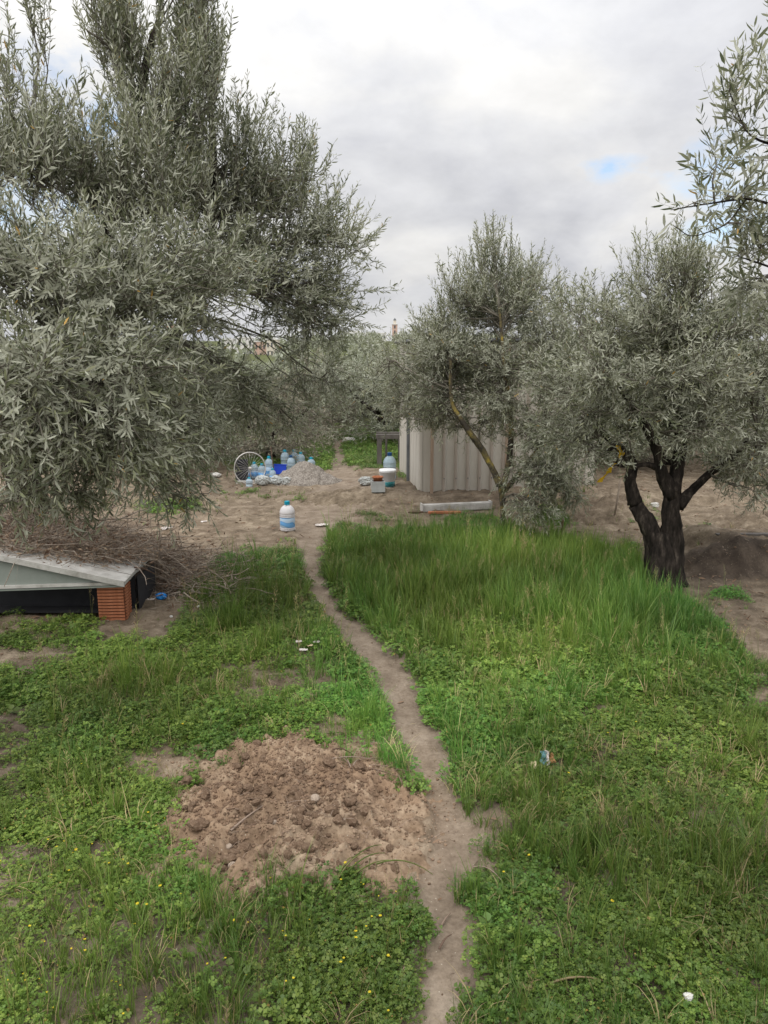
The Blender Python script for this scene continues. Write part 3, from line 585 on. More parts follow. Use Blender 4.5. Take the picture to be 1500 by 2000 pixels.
# the rest of the orchard reads as one mass
def grove():
    mb = []; g = np.random.default_rng(77)
    tmplV = {}; src = [[c for c in bpy.data.objects if c.parent == m and c.name.startswith('crown')][0] for m in (mA, mB)]
    out = MB()
    for k in range(2):
        me = src[k].data; n = len(me.vertices); V = np.empty(n * 3, np.float32); me.vertices.foreach_get('co', V); V = V.reshape(-1, 3)
        T = np.empty(len(me.loops), np.int32); me.loops.foreach_get('vertex_index', T); T = T.reshape(-1, 3)
        A = np.empty(n, np.float32); me.attributes['tint'].data.foreach_get('value', A); tmplV[k] = (V, T, A)
    # leaves only, thinned and enlarged, built as fresh leaf cards-with-fold spread through each crown
    rows = []
    for y in np.arange(21, 75, 5.2):
        for x in np.arange(-26, 30, 4.3):
            xx, yy = x * (1 + y / 60) + g.normal() * .5, y + g.normal() * .6
            u, v = proj(xx, yy, 1.)
            if -200 < u < 1750: rows.append((xx, yy))
    for (x, y) in rows:
        n = int(1500 if y < 40 else 700); s = (.11 if y < 40 else .17)
        d = nrm(g.normal(size=(n, 3))); r = (.55 + .45 * g.random(n))[:, None] * (1 + .35 * np.sin(d[:, :1] * 5 + x) * np.cos(d[:, 1:2] * 4 + y))
        h = (1.75 if not (400 < proj(x, y, 1.)[0] < 580) else 1.35) + g.random() * .3
        P = d * r * np.array([1.45, 1.45, h * .36]) + np.array([x, y, float(gz(x, y)) + h * .62])
        D = nrm(g.normal(size=(n, 3)) + [0, 0, .6]); S = g.normal(size=(n, 3))
        V, T, A = leaves_np(P, D, S, np.full(n, s) * (.7 + .6 * g.random(n)), np.full(n, s * .42), .2 + .6 * g.random(n), True)
        out.add(V, T, A, 0)
        out.tube([[x, y, float(gz(x, y)) - .1], [x + .1, y, h * .35], [x - .1, y + .1, h * .6]], [.14, .1, .06], 6, m=1)
    o = link('distant_olive_grove', out.mesh('distant_olive_grove', [OLIVE_FAR, BARK])); tag(o, 'distant rows of olive trees merging into one grey-green band below the town', 'orchard', kind='stuff')
    # shrubs and trees on the far slope
    out = MB()
    for i in range(260):
        y = 90 + 290 * g.random() ** .7; y = y if not (225 < y < 300) else y + 80
        if y < 225: y = 90 + (y - 90) * .5; x = (g.random() - .5) * y * 1.1; n = 90; s = .8 + y / 300
        d = nrm(g.normal(size=(n, 3))); hh = 1.4 + g.random() * 1.6
        P = d * (.6 + .4 * g.random(n))[:, None] * [3.2, 3.2, hh] + [x, y, float(gz(x, y)) + hh * .8]
        V, T, A = leaves_np(P, g.normal(size=(n, 3)), g.normal(size=(n, 3)), np.full(n, s), np.full(n, s * .5), g.random(n), True); out.add(V, T, A, 0)
    o = link('hillside_scrub', out.mesh('hillside_scrub', [OLIVE_FAR])); tag(o, 'far scrub and trees covering the slope below the white town', 'scrub', kind='stuff')
grove()
# ------------------------------------------------------------------ ground cover (instanced prototypes)
def proto_coll(name, meshes):
    c = bpy.data.collections.new(name)
    for i, me in enumerate(meshes):
        o = bpy.data.objects.new('%s_%02d' % (name, i), me); c.objects.link(o)
    return c
def scatter(name, label, cat, pts, rot, scl, idx, tint, hue, coll):
    n = len(pts); me = bpy.data.meshes.new(name); me.vertices.add(n); me.vertices.foreach_set('co', np.asarray(pts, np.float32).ravel())
    for k, ty, key, a in (('rotv', 'FLOAT_VECTOR', 'vector', rot), ('scl', 'FLOAT_VECTOR', 'vector', scl), ('idx', 'INT', 'value', idx), ('itint', 'FLOAT', 'value', tint), ('ihue', 'FLOAT', 'value', hue)):
        at = me.attributes.new(k, ty, 'POINT'); at.data.foreach_set(key, np.asarray(a, np.int32 if ty == 'INT' else np.float32).ravel())
    o = link(name, me); tag(o, label, cat, kind='stuff')
    ng = bpy.data.node_groups.new(name, 'GeometryNodeTree'); ng.interface.new_socket('Geometry', in_out='INPUT', socket_type='NodeSocketGeometry'); ng.interface.new_socket('Geometry', in_out='OUTPUT', socket_type='NodeSocketGeometry')
    N, L = ng.nodes, ng.links; gi = N.new('NodeGroupInput'); go = N.new('NodeGroupOutput'); ip = N.new('GeometryNodeInstanceOnPoints'); ci = N.new('GeometryNodeCollectionInfo')
    ci.inputs['Collection'].default_value = coll; ci.inputs['Separate Children'].default_value = True; ci.inputs['Reset Children'].default_value = True
    def na(nm, ty):
        a = N.new('GeometryNodeInputNamedAttribute'); a.data_type = ty; a.inputs['Name'].default_value = nm; return a.outputs['Attribute']
    e2r = N.new('FunctionNodeEulerToRotation'); L.new(na('rotv', 'FLOAT_VECTOR'), e2r.inputs[0]); L.new(e2r.outputs[0], ip.inputs['Rotation'])
    L.new(gi.outputs[0], ip.inputs['Points']); L.new(ci.outputs[0], ip.inputs['Instance']); ip.inputs['Pick Instance'].default_value = True
    L.new(na('idx', 'INT'), ip.inputs['Instance Index']); L.new(na('scl', 'FLOAT_VECTOR'), ip.inputs['Scale']); L.new(ip.outputs[0], go.inputs[0])
    md = o.modifiers.new('scatter', 'NODES'); md.node_group = ng
    print(name, n); return o
def clover_patch(seed, rad=.065, n=60, big=1.):
    g = np.random.default_rng(seed); mb = MB(); P, D, S, Ln, Wd, Ti = [], [], [], [], [], []
    for i in range(n):
        r = rad * math.sqrt(g.random()) * 1.15; a = g.random() * 6.283; h = (.014 + .040 * g.random()) * (1 - .45 * (r / rad) ** 2)
        c = np.array([r * math.cos(a), r * math.sin(a), h]); b = c * [.75, .75, 0]
        mb.add([b + [.0008, 0, 0], b - [.0008, 0, 0], c], [(0, 1, 2)], .3)
        s = (.0075 + .0055 * g.random()) * big; tilt = nrm(np.array([g.normal() * .38, g.normal() * .38, 1.])); a0 = g.random() * 6.28; t0 = g.random()
        x = nrm(np.cross(tilt, [math.cos(a0), math.sin(a0), .01])); y_ = np.cross(tilt, x)
        for k in range(3):
            an = k * 2.094; d = x * math.cos(an) + y_ * math.sin(an) + tilt * (.12 + .2 * g.random())
            P.append(c); D.append(d); S.append(np.cross(tilt, d)); Ln.append(s); Wd.append(s * .95); Ti.append(min(1, max(0, .12 + .72 * t0 + .1 * g.random())) if g.random() > .015 else 1)
    P, D, S = map(np.array, (P, D, S)); D = nrm(D); S = nrm(S - (S * D).sum(1, keepdims=True) * D); Nn = np.cross(D, S)
    tp = np.array([[0, 0, 0], [.62, .55, .10], [.62, -.55, .10], [1, 0, 0.]]); Ln = np.array(Ln); Wd = np.array(Wd)
    V = P[:, None] + tp[None, :, 0, None] * (D * Ln[:, None])[:, None] + tp[None, :, 1, None] * (S * Wd[:, None])[:, None] + tp[None, :, 2, None] * (Nn * Ln[:, None])[:, None]
    T = np.array([(0, 2, 3), (0, 3, 1)])[None] + (np.arange(len(P)) * 4)[:, None, None]
    mb.add(V.reshape(-1, 3), T.reshape(-1, 3), np.repeat(Ti, 4)); return mb.mesh('clover_patch', CLOVER)
def blade(mb, g, b, h, lean, az, w, t, m=0, seg=4, curl=1.6):
    d = np.array([math.cos(az), math.sin(az), 0]); sd = np.array([-d[1], d[0], 0]); k = np.linspace(0, 1, seg + 1)
    th = lean * (k ** curl); x = np.concatenate([[0], np.cumsum(np.sin(th[1:]) * h / seg)]); z = np.concatenate([[0], np.cumsum(np.cos(th[1:]) * h / seg)])
    c = b + x[:, None] * d + z[:, None] * [0, 0, 1]; ww = w * (1 - k ** 1.8) * .5
    V = np.empty((2 * seg + 1, 3)); V[0:2 * seg:2] = c[:-1] + ww[:-1, None] * sd; V[1:2 * seg:2] = c[:-1] - ww[:-1, None] * sd; V[-1] = c[-1]
    T = []
    for i in range(seg - 1): T += [(2 * i, 2 * i + 1, 2 * i + 3), (2 * i, 2 * i + 3, 2 * i + 2)]
    T.append((2 * seg - 2, 2 * seg - 1, 2 * seg)); mb.add(V, T, t, m)
def tuft(seed, n=16, h=.12, spread=.03, lean=1.1, w=.0030, dry=.06):
    g = np.random.default_rng(seed); mb = MB()
    for i in range(n):
        a = g.random() * 6.283; r = spread * g.random(); t = min(.84, .1 + .65 * g.random())
        if g.random() < dry: t = 1.
        blade(mb, g, np.array([r * math.cos(a), r * math.sin(a), -.005]), h * (.45 + .75 * g.random()), lean * (.25 + g.random()), a + g.normal() * .7, w * (.7 + .6 * g.random()), t)
    return mb.mesh('grass_tuft', GRASS)
def seedstalk(seed):
    g = np.random.default_rng(seed); mb = MB()
    for i in range(2):
        a = g.random() * 6.28; h = .24 * (.8 + .4 * g.random()); x = .04 * g.normal()
        pts = np.array([[0, 0, 0], [x * .3, 0, h * .5], [x, .01, h]]); mb.tube(pts, [.0009, .0007, .0005], 3, a=.9)
        for k in range(14):
            c = pts[-1] * (1 - .02 * k); d = nrm(np.array([g.normal(), g.normal(), 1.6])); s = nrm(g.normal(size=3))
            mb.add([c, c + d * .012 + s * .002, c + d * .02], [(0, 1, 2)], 1.)
    return mb.mesh('seed_stalk', GRASS)
def weed(seed, n=9, size=.022, rose=False):
    g = np.random.default_rng(seed); mb = MB()
    for i in range(n):
        a = i * 2.4 + g.random(); r = .015 + .045 * g.random(); h = (.012 if rose else .02 + .05 * g.random()); c = np.array([r * math.cos(a), r * math.sin(a), h]); s = size * (.6 + .7 * g.random())
        up = nrm(np.array([.35 * g.normal(), .35 * g.normal(), 1])); x = nrm(np.cross(up, [math.sin(a), -math.cos(a), 0.01])); y_ = np.cross(up, x); m = 9; an = np.arange(m) * 6.283 / m
        el = 1.9 if rose else 1.; rad = s * (1 + .12 * np.cos(an * 5))
        V = c + rad[:, None] * (np.cos(an)[:, None] * x * el + np.sin(an)[:, None] * y_) + (np.cos(an * 2) * s * .12)[:, None] * up
        V = np.concatenate([V, [c - up * s * .15]]); mb.add(V, [(k, (k + 1) % m, m) for k in range(m)], .2 + .6 * g.random()); mb.tube([c * [.1, .1, 0], c - up * s * .15], .0011, 3, a=.2)
    return mb.mesh('weed', WEED)
def flower(seed, h=.05, s=.0048):
    g = np.random.default_rng(seed); mb = MB(); mb.tube([[0, 0, 0], [.004, 0, h * .5], [.006, .003, h]], .0007, 3, a=.2, m=1)
    for k in range(6):
        a = k * 1.047; c = np.array([.006, .003, h]); d = np.array([math.cos(a), math.sin(a), .35]); sd_ = np.array([-d[1], d[0], 0])
        mb.add([c, c + d * s * .7 + sd_ * s * .35, c + d * s * .7 - sd_ * s * .35, c + d * s], [(0, 2, 1), (1, 2, 3)], g.random())
    return mb.mesh('yellow_flower', [YELLOW, GRASS])
def clod_mesh(seed, m, rough=.35, flat=.75, sub=2):
    import bmesh
    bm = bmesh.new(); bmesh.ops.create_icosphere(bm, subdivisions=sub, radius=1); V = np.array([v.co[:] for v in bm.verts]); T = [[v.index for v in f.verts] for f in bm.faces]; bm.free()
    n = fbm(V[:, 0] * 1.3 + seed, V[:, 1] * 1.3 + V[:, 2] * 1.7, 1., 3, seed); n2 = fbm(V[:, 0] * 4 + seed, V[:, 1] * 4 + V[:, 2] * 4, 1., 2, seed + 3)
    V = V * (1 + (n - .5) * 2.2 * rough + (n2 - .5) * rough * .8)[:, None] * [1, .85, flat]
    return np_mesh('clod', V, T, {'tint': np.zeros(len(V))}, [m], smooth=False)
PAL = solid('pale_stone', [(.3, (.24, .185, .14)), (.7, (.42, .34, .27))], 3, .9, .5, 8)
DCL = solid('brown_clod', [(.3, (.12, .076, .050)), (.55, (.205, .14, .095)), (.75, (.33, .25, .18))], 2.5, .98, .8, 9, spec=.1)
def straw_bit(seed):
    g = np.random.default_rng(seed); mb = MB(); a = np.cumsum(g.normal(size=(4, 3)) * [.006, .006, .0015] + [.012, 0, 0], axis=0); a[:, 2] = np.abs(a[:, 2]) + .002; mb.tube(a - a.mean(0) * [1, 1, 0], [.0009, .0012, .001, .0005], 3, a=g.random()); return mb.mesh('straw_bit', STRAW)
def dry_leaf_mesh(seed):
    g = np.random.default_rng(seed); V, T, A = leaves_np(np.zeros((1, 3)), np.array([[1, 0, .15]]), np.array([[0, 1, .3 * g.normal()]]), np.array([.045]), np.array([.011]), np.array([g.random()])); V[:, 2] += .004
    return np_mesh('dry_leaf', V, T, {'tint': A}, [DRYLEAF])

def cand(n, y0, y1, k=.62, c=.7, pw=1.):
    y = y0 + (y1 - y0) * rng.random(int(n)) ** pw; xr = k * y + c; return (rng.random(int(n)) * 2 - 1) * xr, y, xr
def area_pts(dens0, y0, y1, fall=0., k=.58, c=.45):
    """uniform candidate points; density dens0 per m2, thinned with distance"""
    A = sum((2 * (k * yy + c)) * .1 for yy in np.arange(y0, y1, .1)); n = int(A * dens0)
    yy = y0 + (y1 - y0) * rng.random(int(n * 2.2)); keep = rng.random(len(yy)) < (k * yy + c) / (k * y1 + c); yy = yy[keep][:n]
    xx = (rng.random(len(yy)) * 2 - 1) * (k * yy + c)
    if fall: keep = rng.random(len(yy)) < np.minimum(1, (fall / yy) ** 1.1); xx, yy = xx[keep], yy[keep]
    return xx, yy
def finish(name, label, cat, x, y, z, s, idx, coll, tilt=.15, hue=None, sz=None, patch_scale=1.4):
    n = len(x); rot = np.stack([rng.normal(size=n) * tilt, rng.normal(size=n) * tilt, rng.random(n) * 6.283], -1)
    sc = np.stack([s, s, s if sz is None else s * sz], -1)
    big = fbm(x, y, 1.1, 3, 61.); ti = np.clip(.5 + (big - .5) * 1.5 * patch_scale + (rng.random(n) - .5) * .5, 0, 1)
    hu = np.clip(.5 + (fbm(x, y, .9, 3, 71.) - .5) * 2.6 + (rng.random(n) - .5) * .5, 0, 1) if hue is None else hue
    return scatter(name, label, cat, np.stack([x, y, z], -1), rot, sc, idx, ti, hu, coll)

cov = proto_coll('clover_models', [clover_patch(100, n=60), clover_patch(101, n=85, big=.75), clover_patch(102, n=55, big=1.1), clover_patch(103, n=100, big=.62), clover_patch(104, n=70, big=.85), clover_patch(105, n=110, big=.55)])
x, y = area_pts(900, 1.05, 8.2, 3.8)
d, t = veg_mask(x, y); u, v = proj(x, y)
w = d * (1 - .55 * np.clip(t, 0, 1)) * (.30 + .95 * sstep(.34, .58, fbm(x, y, 1.8, 4, 81.))) * (.45 + .9 * sstep(.38, .58, fbm(x, y, 6, 3, 82.)))
k = rng.random(len(x)) < w; x, y, t, d = x[k], y[k], t[k], d[k]
s = (.55 + .55 * rng.random(len(x))) * np.clip((y / 2.6) ** .3, .85, 1.25) * (.65 + .4 * d)
finish('clover_cover', 'low dark green clover and medick carpeting the ground on both sides of the path', 'clover', x, y, gz(x, y) - .004, s, rng.integers(0, 6, len(x)), cov, sz=.55 + .75 * rng.random(len(x)) * (.4 + fbm(x, y, 3, 2, 83.)))

gm_ = [tuft(200 + i, 15, .11, .03, 1.2) for i in range(4)] + [tuft(210 + i, 20, .22, .03, .75, .0036) for i in range(4)] + [tuft(220, 13, .11, .035, 1.7, .0026, .6), tuft(221, 9, .16, .05, 1.9, .003, .9)] + [seedstalk(230), seedstalk(231)]
gcol = proto_coll('grass_models', gm_)
x, y = area_pts(1500, 1.05, 8.2, 3.6)
d, t = veg_mask(x, y); u, v = proj(x, y); cl = sstep(.36, .60, fbm(x, y, 1.8, 4, 81.))
w = d * np.clip(.20 + .10 * (u > 900) + .85 * t + .38 * (1 - cl) + .35 * sstep(.52, .7, fbm(x, y, 4.5, 3, 91.)), 0, 1)
k = rng.random(len(x)) < w; x, y, t, d = x[k], y[k], t[k], d[k]; n = len(x)
r = rng.random(n); pt = np.clip(t * 1.0, 0.06, .9)
idx = np.where(r < pt, rng.integers(4, 8, n), rng.integers(0, 4, n)); r2 = rng.random(n)
dryp = .09 + .25 * sstep(.5, .7, fbm(x, y, 1.3, 3, 95.)); idx = np.where(r2 < dryp, rng.integers(8, 10, n), idx); idx = np.where(r2 > .96, rng.integers(10, 12, n), idx)
s = (.45 + .75 * rng.random(n)) * (.5 + .5 * d) * np.clip((y / 3.0) ** .2, .85, 1.2) * (.7 + .6 * fbm(x, y, 3.2, 3, 93.))
finish('meadow_grass', 'bright green meadow grass, tallest in the stand before the forked olive', 'grass', x, y, gz(x, y) - .004, s, idx, gcol)
# sparse grass at the rims of paths and bare soil
x, y = area_pts(70, 1.05, 9.5, 3.2); d, t = veg_mask(x, y); pm = path_mask(x, y); k = (d < .45) & (rng.random(len(x)) < (.10 + d) * (1 - .93 * pm) * (.15 + .85 * sstep(.5, .6, fbm(x, y, 2.4, 3, 97.)))); x, y = x[k], y[k]; n = len(x)
finish('sparse_grass', 'thin scattered grass tufts and seedlings on the bare brown soil', 'grass', x, y, gz(x, y) - .003, .25 + .45 * rng.random(n), rng.integers(0, 4, n), gcol)
# yard and clearing further back
x, y = area_pts(330, 7.2, 18, 10.0, .30, .6); d, t = veg_mask(x, y); k = (rng.random(len(x)) < d) & (y > 7.0); x, y = x[k], y[k]; n = len(x)
finish('clearing_grass', 'green grass of the clearing behind the bottles and gravel heap', 'grass', x, y, gz(x, y) - .004, .45 + .5 * rng.random(n) + (y > 11) * .3, np.where(rng.random(n) < .25, 8, rng.integers(0, 4, n)), gcol, hue=.15 + .35 * rng.random(n))
x, y = area_pts(100, 7.2, 18, 9.0, .30, .6); d, t = veg_mask(x, y); k = (rng.random(len(x)) < d); x, y = x[k], y[k]; n = len(x)
finish('clearing_clover', 'low broad leaves among the grass of the clearing', 'clover', x, y, gz(x, y) - .004, (.8 + .6 * rng.random(n)) * (1 + .5 * (y > 11)), rng.integers(0, 6, n), cov, hue=.2 + .3 * rng.random(n))
wcol = proto_coll('weed_models', [weed(300 + i) for i in range(3)] + [weed(310, 8, .013, True), weed(311, 10, .016, True)])
x, y = area_pts(26, 1.05, 6.5, 2.6); d, t = veg_mask(x, y); k = (rng.random(len(x)) < .25 + d * .6) & (path_mask(x, y) < .2) & (bare_spots(x, y) < .9); x, y = x[k], y[k]; n = len(x)
finish('broadleaf_weeds', 'round-leaved mallow and rosette weeds scattered through the clover', 'weeds', x, y, gz(x, y) - .002, .22 + .45 * rng.random(n) ** 1.5, rng.integers(0, 5, n), wcol)
fcol = proto_coll('flower_models', [flower(320 + i, .045 + .012 * i) for i in range(3)])
x, y = area_pts(260, 1.05, 4.4, 2.2); d, t = veg_mask(x, y); u, v = proj(x, y)
k = rng.random(len(x)) < d * (.06 + .75 * sstep(.46, .66, fbm(x, y, 2.2, 3, 99.))) * np.where(u < 900, 1., .35) * sstep(1350, 1600, v); x, y = x[k], y[k]; n = len(x)
finish('yellow_flowers', 'tiny yellow medick flowers dotted over the foreground clover', 'flowers', x, y, gz(x, y), .5 + .7 * rng.random(n) ** 2, rng.integers(0, 3, n), fcol)
# litter on the soil
lcol = proto_coll('litter_models', [clod_mesh(i, DCL, .4, .7, 1) for i in range(3)] + [clod_mesh(9, PAL, .2, .6, 1)] + [straw_bit(330 + i) for i in range(4)] + [dry_leaf_mesh(340 + i) for i in range(3)])
x, y = area_pts(520, 1.05, 11, 2.4, .58, .45); d, t = veg_mask(x, y); pm = path_mask(x, y); u, v = proj(x, y)
k = (rng.random(len(x)) < (1 - d * .75) * (1 - pm * .5)); x, y = x[k], y[k]; pm = pm[k]; n = len(x); r = rng.random(n); u, v = u[k], v[k]
lit = np.clip(.10 + .5 * ell(u, v, 1420, 1170, 180, 80, 2) + .4 * ell(u, v, 200, 1080, 300, 70), 0, .6)
idx = np.where(r < .60 - lit * .6, rng.integers(0, 3, n), np.where(r < .64 - lit * .6, 3, np.where(r < 1 - lit, rng.integers(4, 8, n), rng.integers(8, 11, n))))
isc = idx < 4; s = np.where(isc, .0022 + .0075 * rng.random(n) ** 3.2, .35 + .8 * rng.random(n)) * np.clip((y / 3) ** .35, .8, 1.6) * np.where(isc & (pm > .4), .6, 1)
finish('soil_crumbs', 'crumbs of soil, straw bits, small stones and dry olive leaves on the bare ground', 'soil crumbs', x, y, gz(x, y) + np.where(isc, s * .2, .001), s, idx, lcol, tilt=.3)

# ------------------------------------------------------------------ heap of reddish dug soil in the foreground
MC = PZ(565, 1565); HX, HY = .45, .46
def heap_h(x, y):
    a, b = (x - MC[0]) / HX, (y - MC[1]) / HY; n = fbm(x, y, 5, 3, 111.) - .5; r = np.sqrt((a * (1 + .15 * b)) ** 2 + b ** 2) + n * .35
    h = .085 * np.clip(1 - r, 0, 1) ** .9 * (1 + .5 * (b > 0) * np.clip(b, 0, 1)) + .012 * sstep(1.35, .9, r)
    return h + (1.25 > r) * ((np.abs(fbm(x, y, 11, 3, 113.) - .5) - .09) * -.16 + (fbm(x, y, 24, 3, 114.) - .5) * .05 + (fbm(x, y, 60, 2, 115.) - .5) * .022) - .02 * sstep(1.0, 1.45, r)
gx, gy = np.meshgrid(np.linspace(-.78, .78, 230), np.linspace(-.85, .85, 240), indexing='ij'); gx = gx + MC[0]; gy = gy + MC[1]
ny, nx = gx.shape; a = np.arange(ny - 1)[:, None] * nx + np.arange(nx - 1)[None]
T = np.concatenate([np.stack([a, a + nx, a + nx + 1], -1).reshape(-1, 3), np.stack([a, a + nx + 1, a + 1], -1).reshape(-1, 3)])
gzz = gz(gx, gy); hh = heap_h(gx, gy)
soilheap = thing('soil_heap', 'low heap of crumbly reddish soil with clods in the foreground left of the path', 'soil heap', (MC[0], MC[1], float(gz(MC[0], MC[1]))))
hb = np.array(soilheap.location)
link('mound', np_mesh('mound', np.stack([gx, gy, gzz + hh], -1).reshape(-1, 3) - hb, T, {'tint': np.zeros(gx.size)}, [REDSOIL]), soilheap)
cms = [clod_mesh(400 + i, DCL, .42, .72, 2) for i in range(6)]; pms = [clod_mesh(420 + i, PAL, .22, .7, 2) for i in range(2)]
def on_heap(x, y): return float(gz(x, y)) + max(0., float(heap_h(x, y)))
clg = np.random.default_rng(5)
def clod(u, v, px, me, nm='clod', dz=.35):
    p = PZ(u, v, .08); x, y = p[0], p[1]; r = px / F * math.hypot(y, 1.5) / 2
    o = link(nm, me, soilheap, np.array([x, y, on_heap(x, y) + r * dz]) - hb); o.scale = (r * (.85 + .4 * clg.random()), r * (.85 + .3 * clg.random()), r * (.8 + .3 * clg.random())); o.rotation_euler = clg.random(3) * [.5, .5, 6.28]
for (u, v, px) in [(430, 1502, 26), (515, 1470, 18), (480, 1465, 16), (520, 1535, 20), (560, 1505, 17), (455, 1605, 20), (430, 1530, 15), (640, 1525, 18), (665, 1535, 20), (612, 1528, 16), (585, 1545, 20), (570, 1560, 16), (690, 1565, 14),
                    (560, 1625, 22), (505, 1555, 18), (443, 1648, 26), (455, 1630, 20), (525, 1665, 24), (540, 1690, 20), (575, 1690, 22), (755, 1575, 22), (735, 1600, 18), (770, 1655, 22), (785, 1710, 18), (690, 1625, 18), (362, 1495, 22), (340, 1500, 16), (372, 1468, 15), (640, 1470, 14), (600, 1600, 15)]:
    clod(u, v, px, cms[clg.integers(6)])
for i in range(240):
    u = 565 + clg.normal() * 115; v = 1575 + clg.normal() * 62; clod(u, v, 6 + 22 * clg.random() ** 3.2, cms[clg.integers(6)])
for (u, v, px) in [(615, 1555, 20), (652, 1572, 16), (536, 1575, 14), (452, 1656, 18), (444, 1612, 15), (530, 1735, 13)]: clod(u, v, px, pms[clg.integers(2)], 'pale_stone', .6)
# crumbs too small to pick apart
n = 9000; x = MC[0] + rng.normal(size=n) * .25; y = MC[1] + rng.normal(size=n) * .25; ok = np.hypot((x - MC[0]) / .62, (y - MC[1]) / .62) < 1; x, y = x[ok], y[ok]
me0 = [clod_mesh(430 + i, DCL, .4, .7, 0) for i in range(2)]
mb = MB()
for k_, m0 in enumerate(me0):
    nv = len(m0.vertices); V0 = np.empty(nv * 3, np.float32); m0.vertices.foreach_get('co', V0); V0 = V0.reshape(-1, 3); T0 = np.array([p.vertices[:] for p in m0.polygons])
    xs, ys_ = x[k_::2], y[k_::2]; s = .002 + .0065 * rng.random(len(xs)) ** 2.2; zz = gz(xs, ys_) + np.maximum(0, heap_h(xs, ys_)) + s * .3
    an = rng.random(len(xs)) * 6.28; ca, sa = np.cos(an), np.sin(an)
    VV = np.stack([V0[None, :, 0] * ca[:, None] - V0[None, :, 1] * sa[:, None], V0[None, :, 0] * sa[:, None] + V0[None, :, 1] * ca[:, None], np.repeat(V0[None, :, 2], len(xs), 0)], -1) * s[:, None, None] + np.stack([xs, ys_, zz], -1)[:, None] - hb
    mb.add(VV.reshape(-1, 3), (T0[None] + (np.arange(len(xs)) * nv)[:, None, None]).reshape(-1, 3), 0., k_ * 0)
for i in range(260):
    u = 560 + clg.normal() * 120; v = 1590 + clg.normal() * 70; p = PZ(u, v, .06); a = clg.random() * 6.28; L_ = .02 + .06 * clg.random() ** 2; z = on_heap(p[0], p[1]) + .006
    mb.tube(np.array([[p[0], p[1], z], [p[0] + math.cos(a) * L_ * .5, p[1] + math.sin(a) * L_ * .5, z + .006], [p[0] + math.cos(a) * L_, p[1] + math.sin(a) * L_, z + .002]]) - hb, .0008, 3, a=clg.random(), m=1)
o = link('crumbs', mb.mesh('crumbs', [DCL, STRAW], False), soilheap); o['kind'] = 'stuff'
# the pulled-up dry grass lying on its right shoulder
def stalks(name, label, cat, lines, w=.004, m=None, extra=0):
    c = G(*lines[0][0]); r_ = thing(name, label, cat, c); mb = MB()
    for (p0, p1, lift) in lines:
        a = G(*p0); b = G(*p1)
        for p in (a, b): p[2] = max(p[2], on_heap(p[0], p[1]) if abs(p[0] - MC[0]) < .9 and abs(p[1] - MC[1]) < .9 else p[2]) + .008
        mid = (a + b) / 2 + [0, 0, lift]; t = np.linspace(0, 1, 7)[:, None]; q_ = a * (1 - t) ** 2 + 2 * mid * t * (1 - t) + b * t ** 2
        mb.tube(q_ - c, np.linspace(w, w * .35, 7) / 2, 5, a=clg.random(), cap=False)
    ob = mb.mesh(name, m or STRAW); bpy.data.objects.remove(r_); o = link(name, ob, None, c); return tag(o, label, cat)
stalks('dry_stalks', 'bundle of pale dry grass stalks lying across the right shoulder of the soil heap', 'dry grass', [((688, 1535), (672, 1490), .02), ((690, 1530), (705, 1492), .03), ((680, 1520), (655, 1500), .02), ((695, 1512), (800, 1502), .02), ((690, 1518), (790, 1510), .03), ((640, 1510), (740, 1500), .03), ((700, 1500), (760, 1490), .02), ((650, 1505), (690, 1490), .03), ((680, 1540), (684, 1500), .02)], .006)
stalks('reed_stalk', 'forked pale reed stalk lying between the soil heap and the path', 'stalk', [((718, 1520), (788, 1532), .012), ((788, 1532), (795, 1518), .008), ((720, 1522), (745, 1540), .006), ((778, 1530), (785, 1548), .004)], .007)
stalks('reed_stalk', 'long thin tan stalk lying diagonally on the front slope of the soil heap', 'stalk', [((452, 1650), (540, 1598), .02)], .009)
stalks('bent_grass', 'arching green grass blades fallen over the lower right rim of the soil heap', 'grass blades', [((665, 1715), (745, 1670), .05), ((670, 1722), (752, 1682), .05), ((675, 1728), (760, 1700), .04), ((735, 1704), (845, 1712), .06), ((660, 1730), (720, 1690), .05), ((660, 1728), (700, 1682), .06)], .006, GRASS)
stalks('curled_straw', 'curled dry twig lying in the middle of the path near the bottom', 'twig', [((858, 1858), (882, 1830), .02), ((862, 1812), (880, 1788), .01), ((838, 1812), (850, 1808), .01)], .007)
stalks('curled_straw', 'two dry twigs at the left edge of the path near the bottom of the photo', 'twig', [((782, 1910), (792, 1892), .01), ((748, 1912), (768, 1930), .01), ((775, 1918), (785, 1935), .008)], .006)
stalks('long_blade', 'long pale grass blade lying flat over clover at bottom right', 'grass blade', [((1065, 1930), (1195, 1928), .05), ((1090, 1922), (1160, 1918), .03)], .008, GRASS)
stalks('long_blade', 'arched pale grass stem over the clover right of the path', 'grass blade', [((1105, 1630), (1190, 1660), .12)], .005, GRASS)
stalks('long_blade', 'thin yellow stem sloping down beside the right edge of the path', 'grass blade', [((925, 1695), (990, 1740), .06)], .005, STRAW)

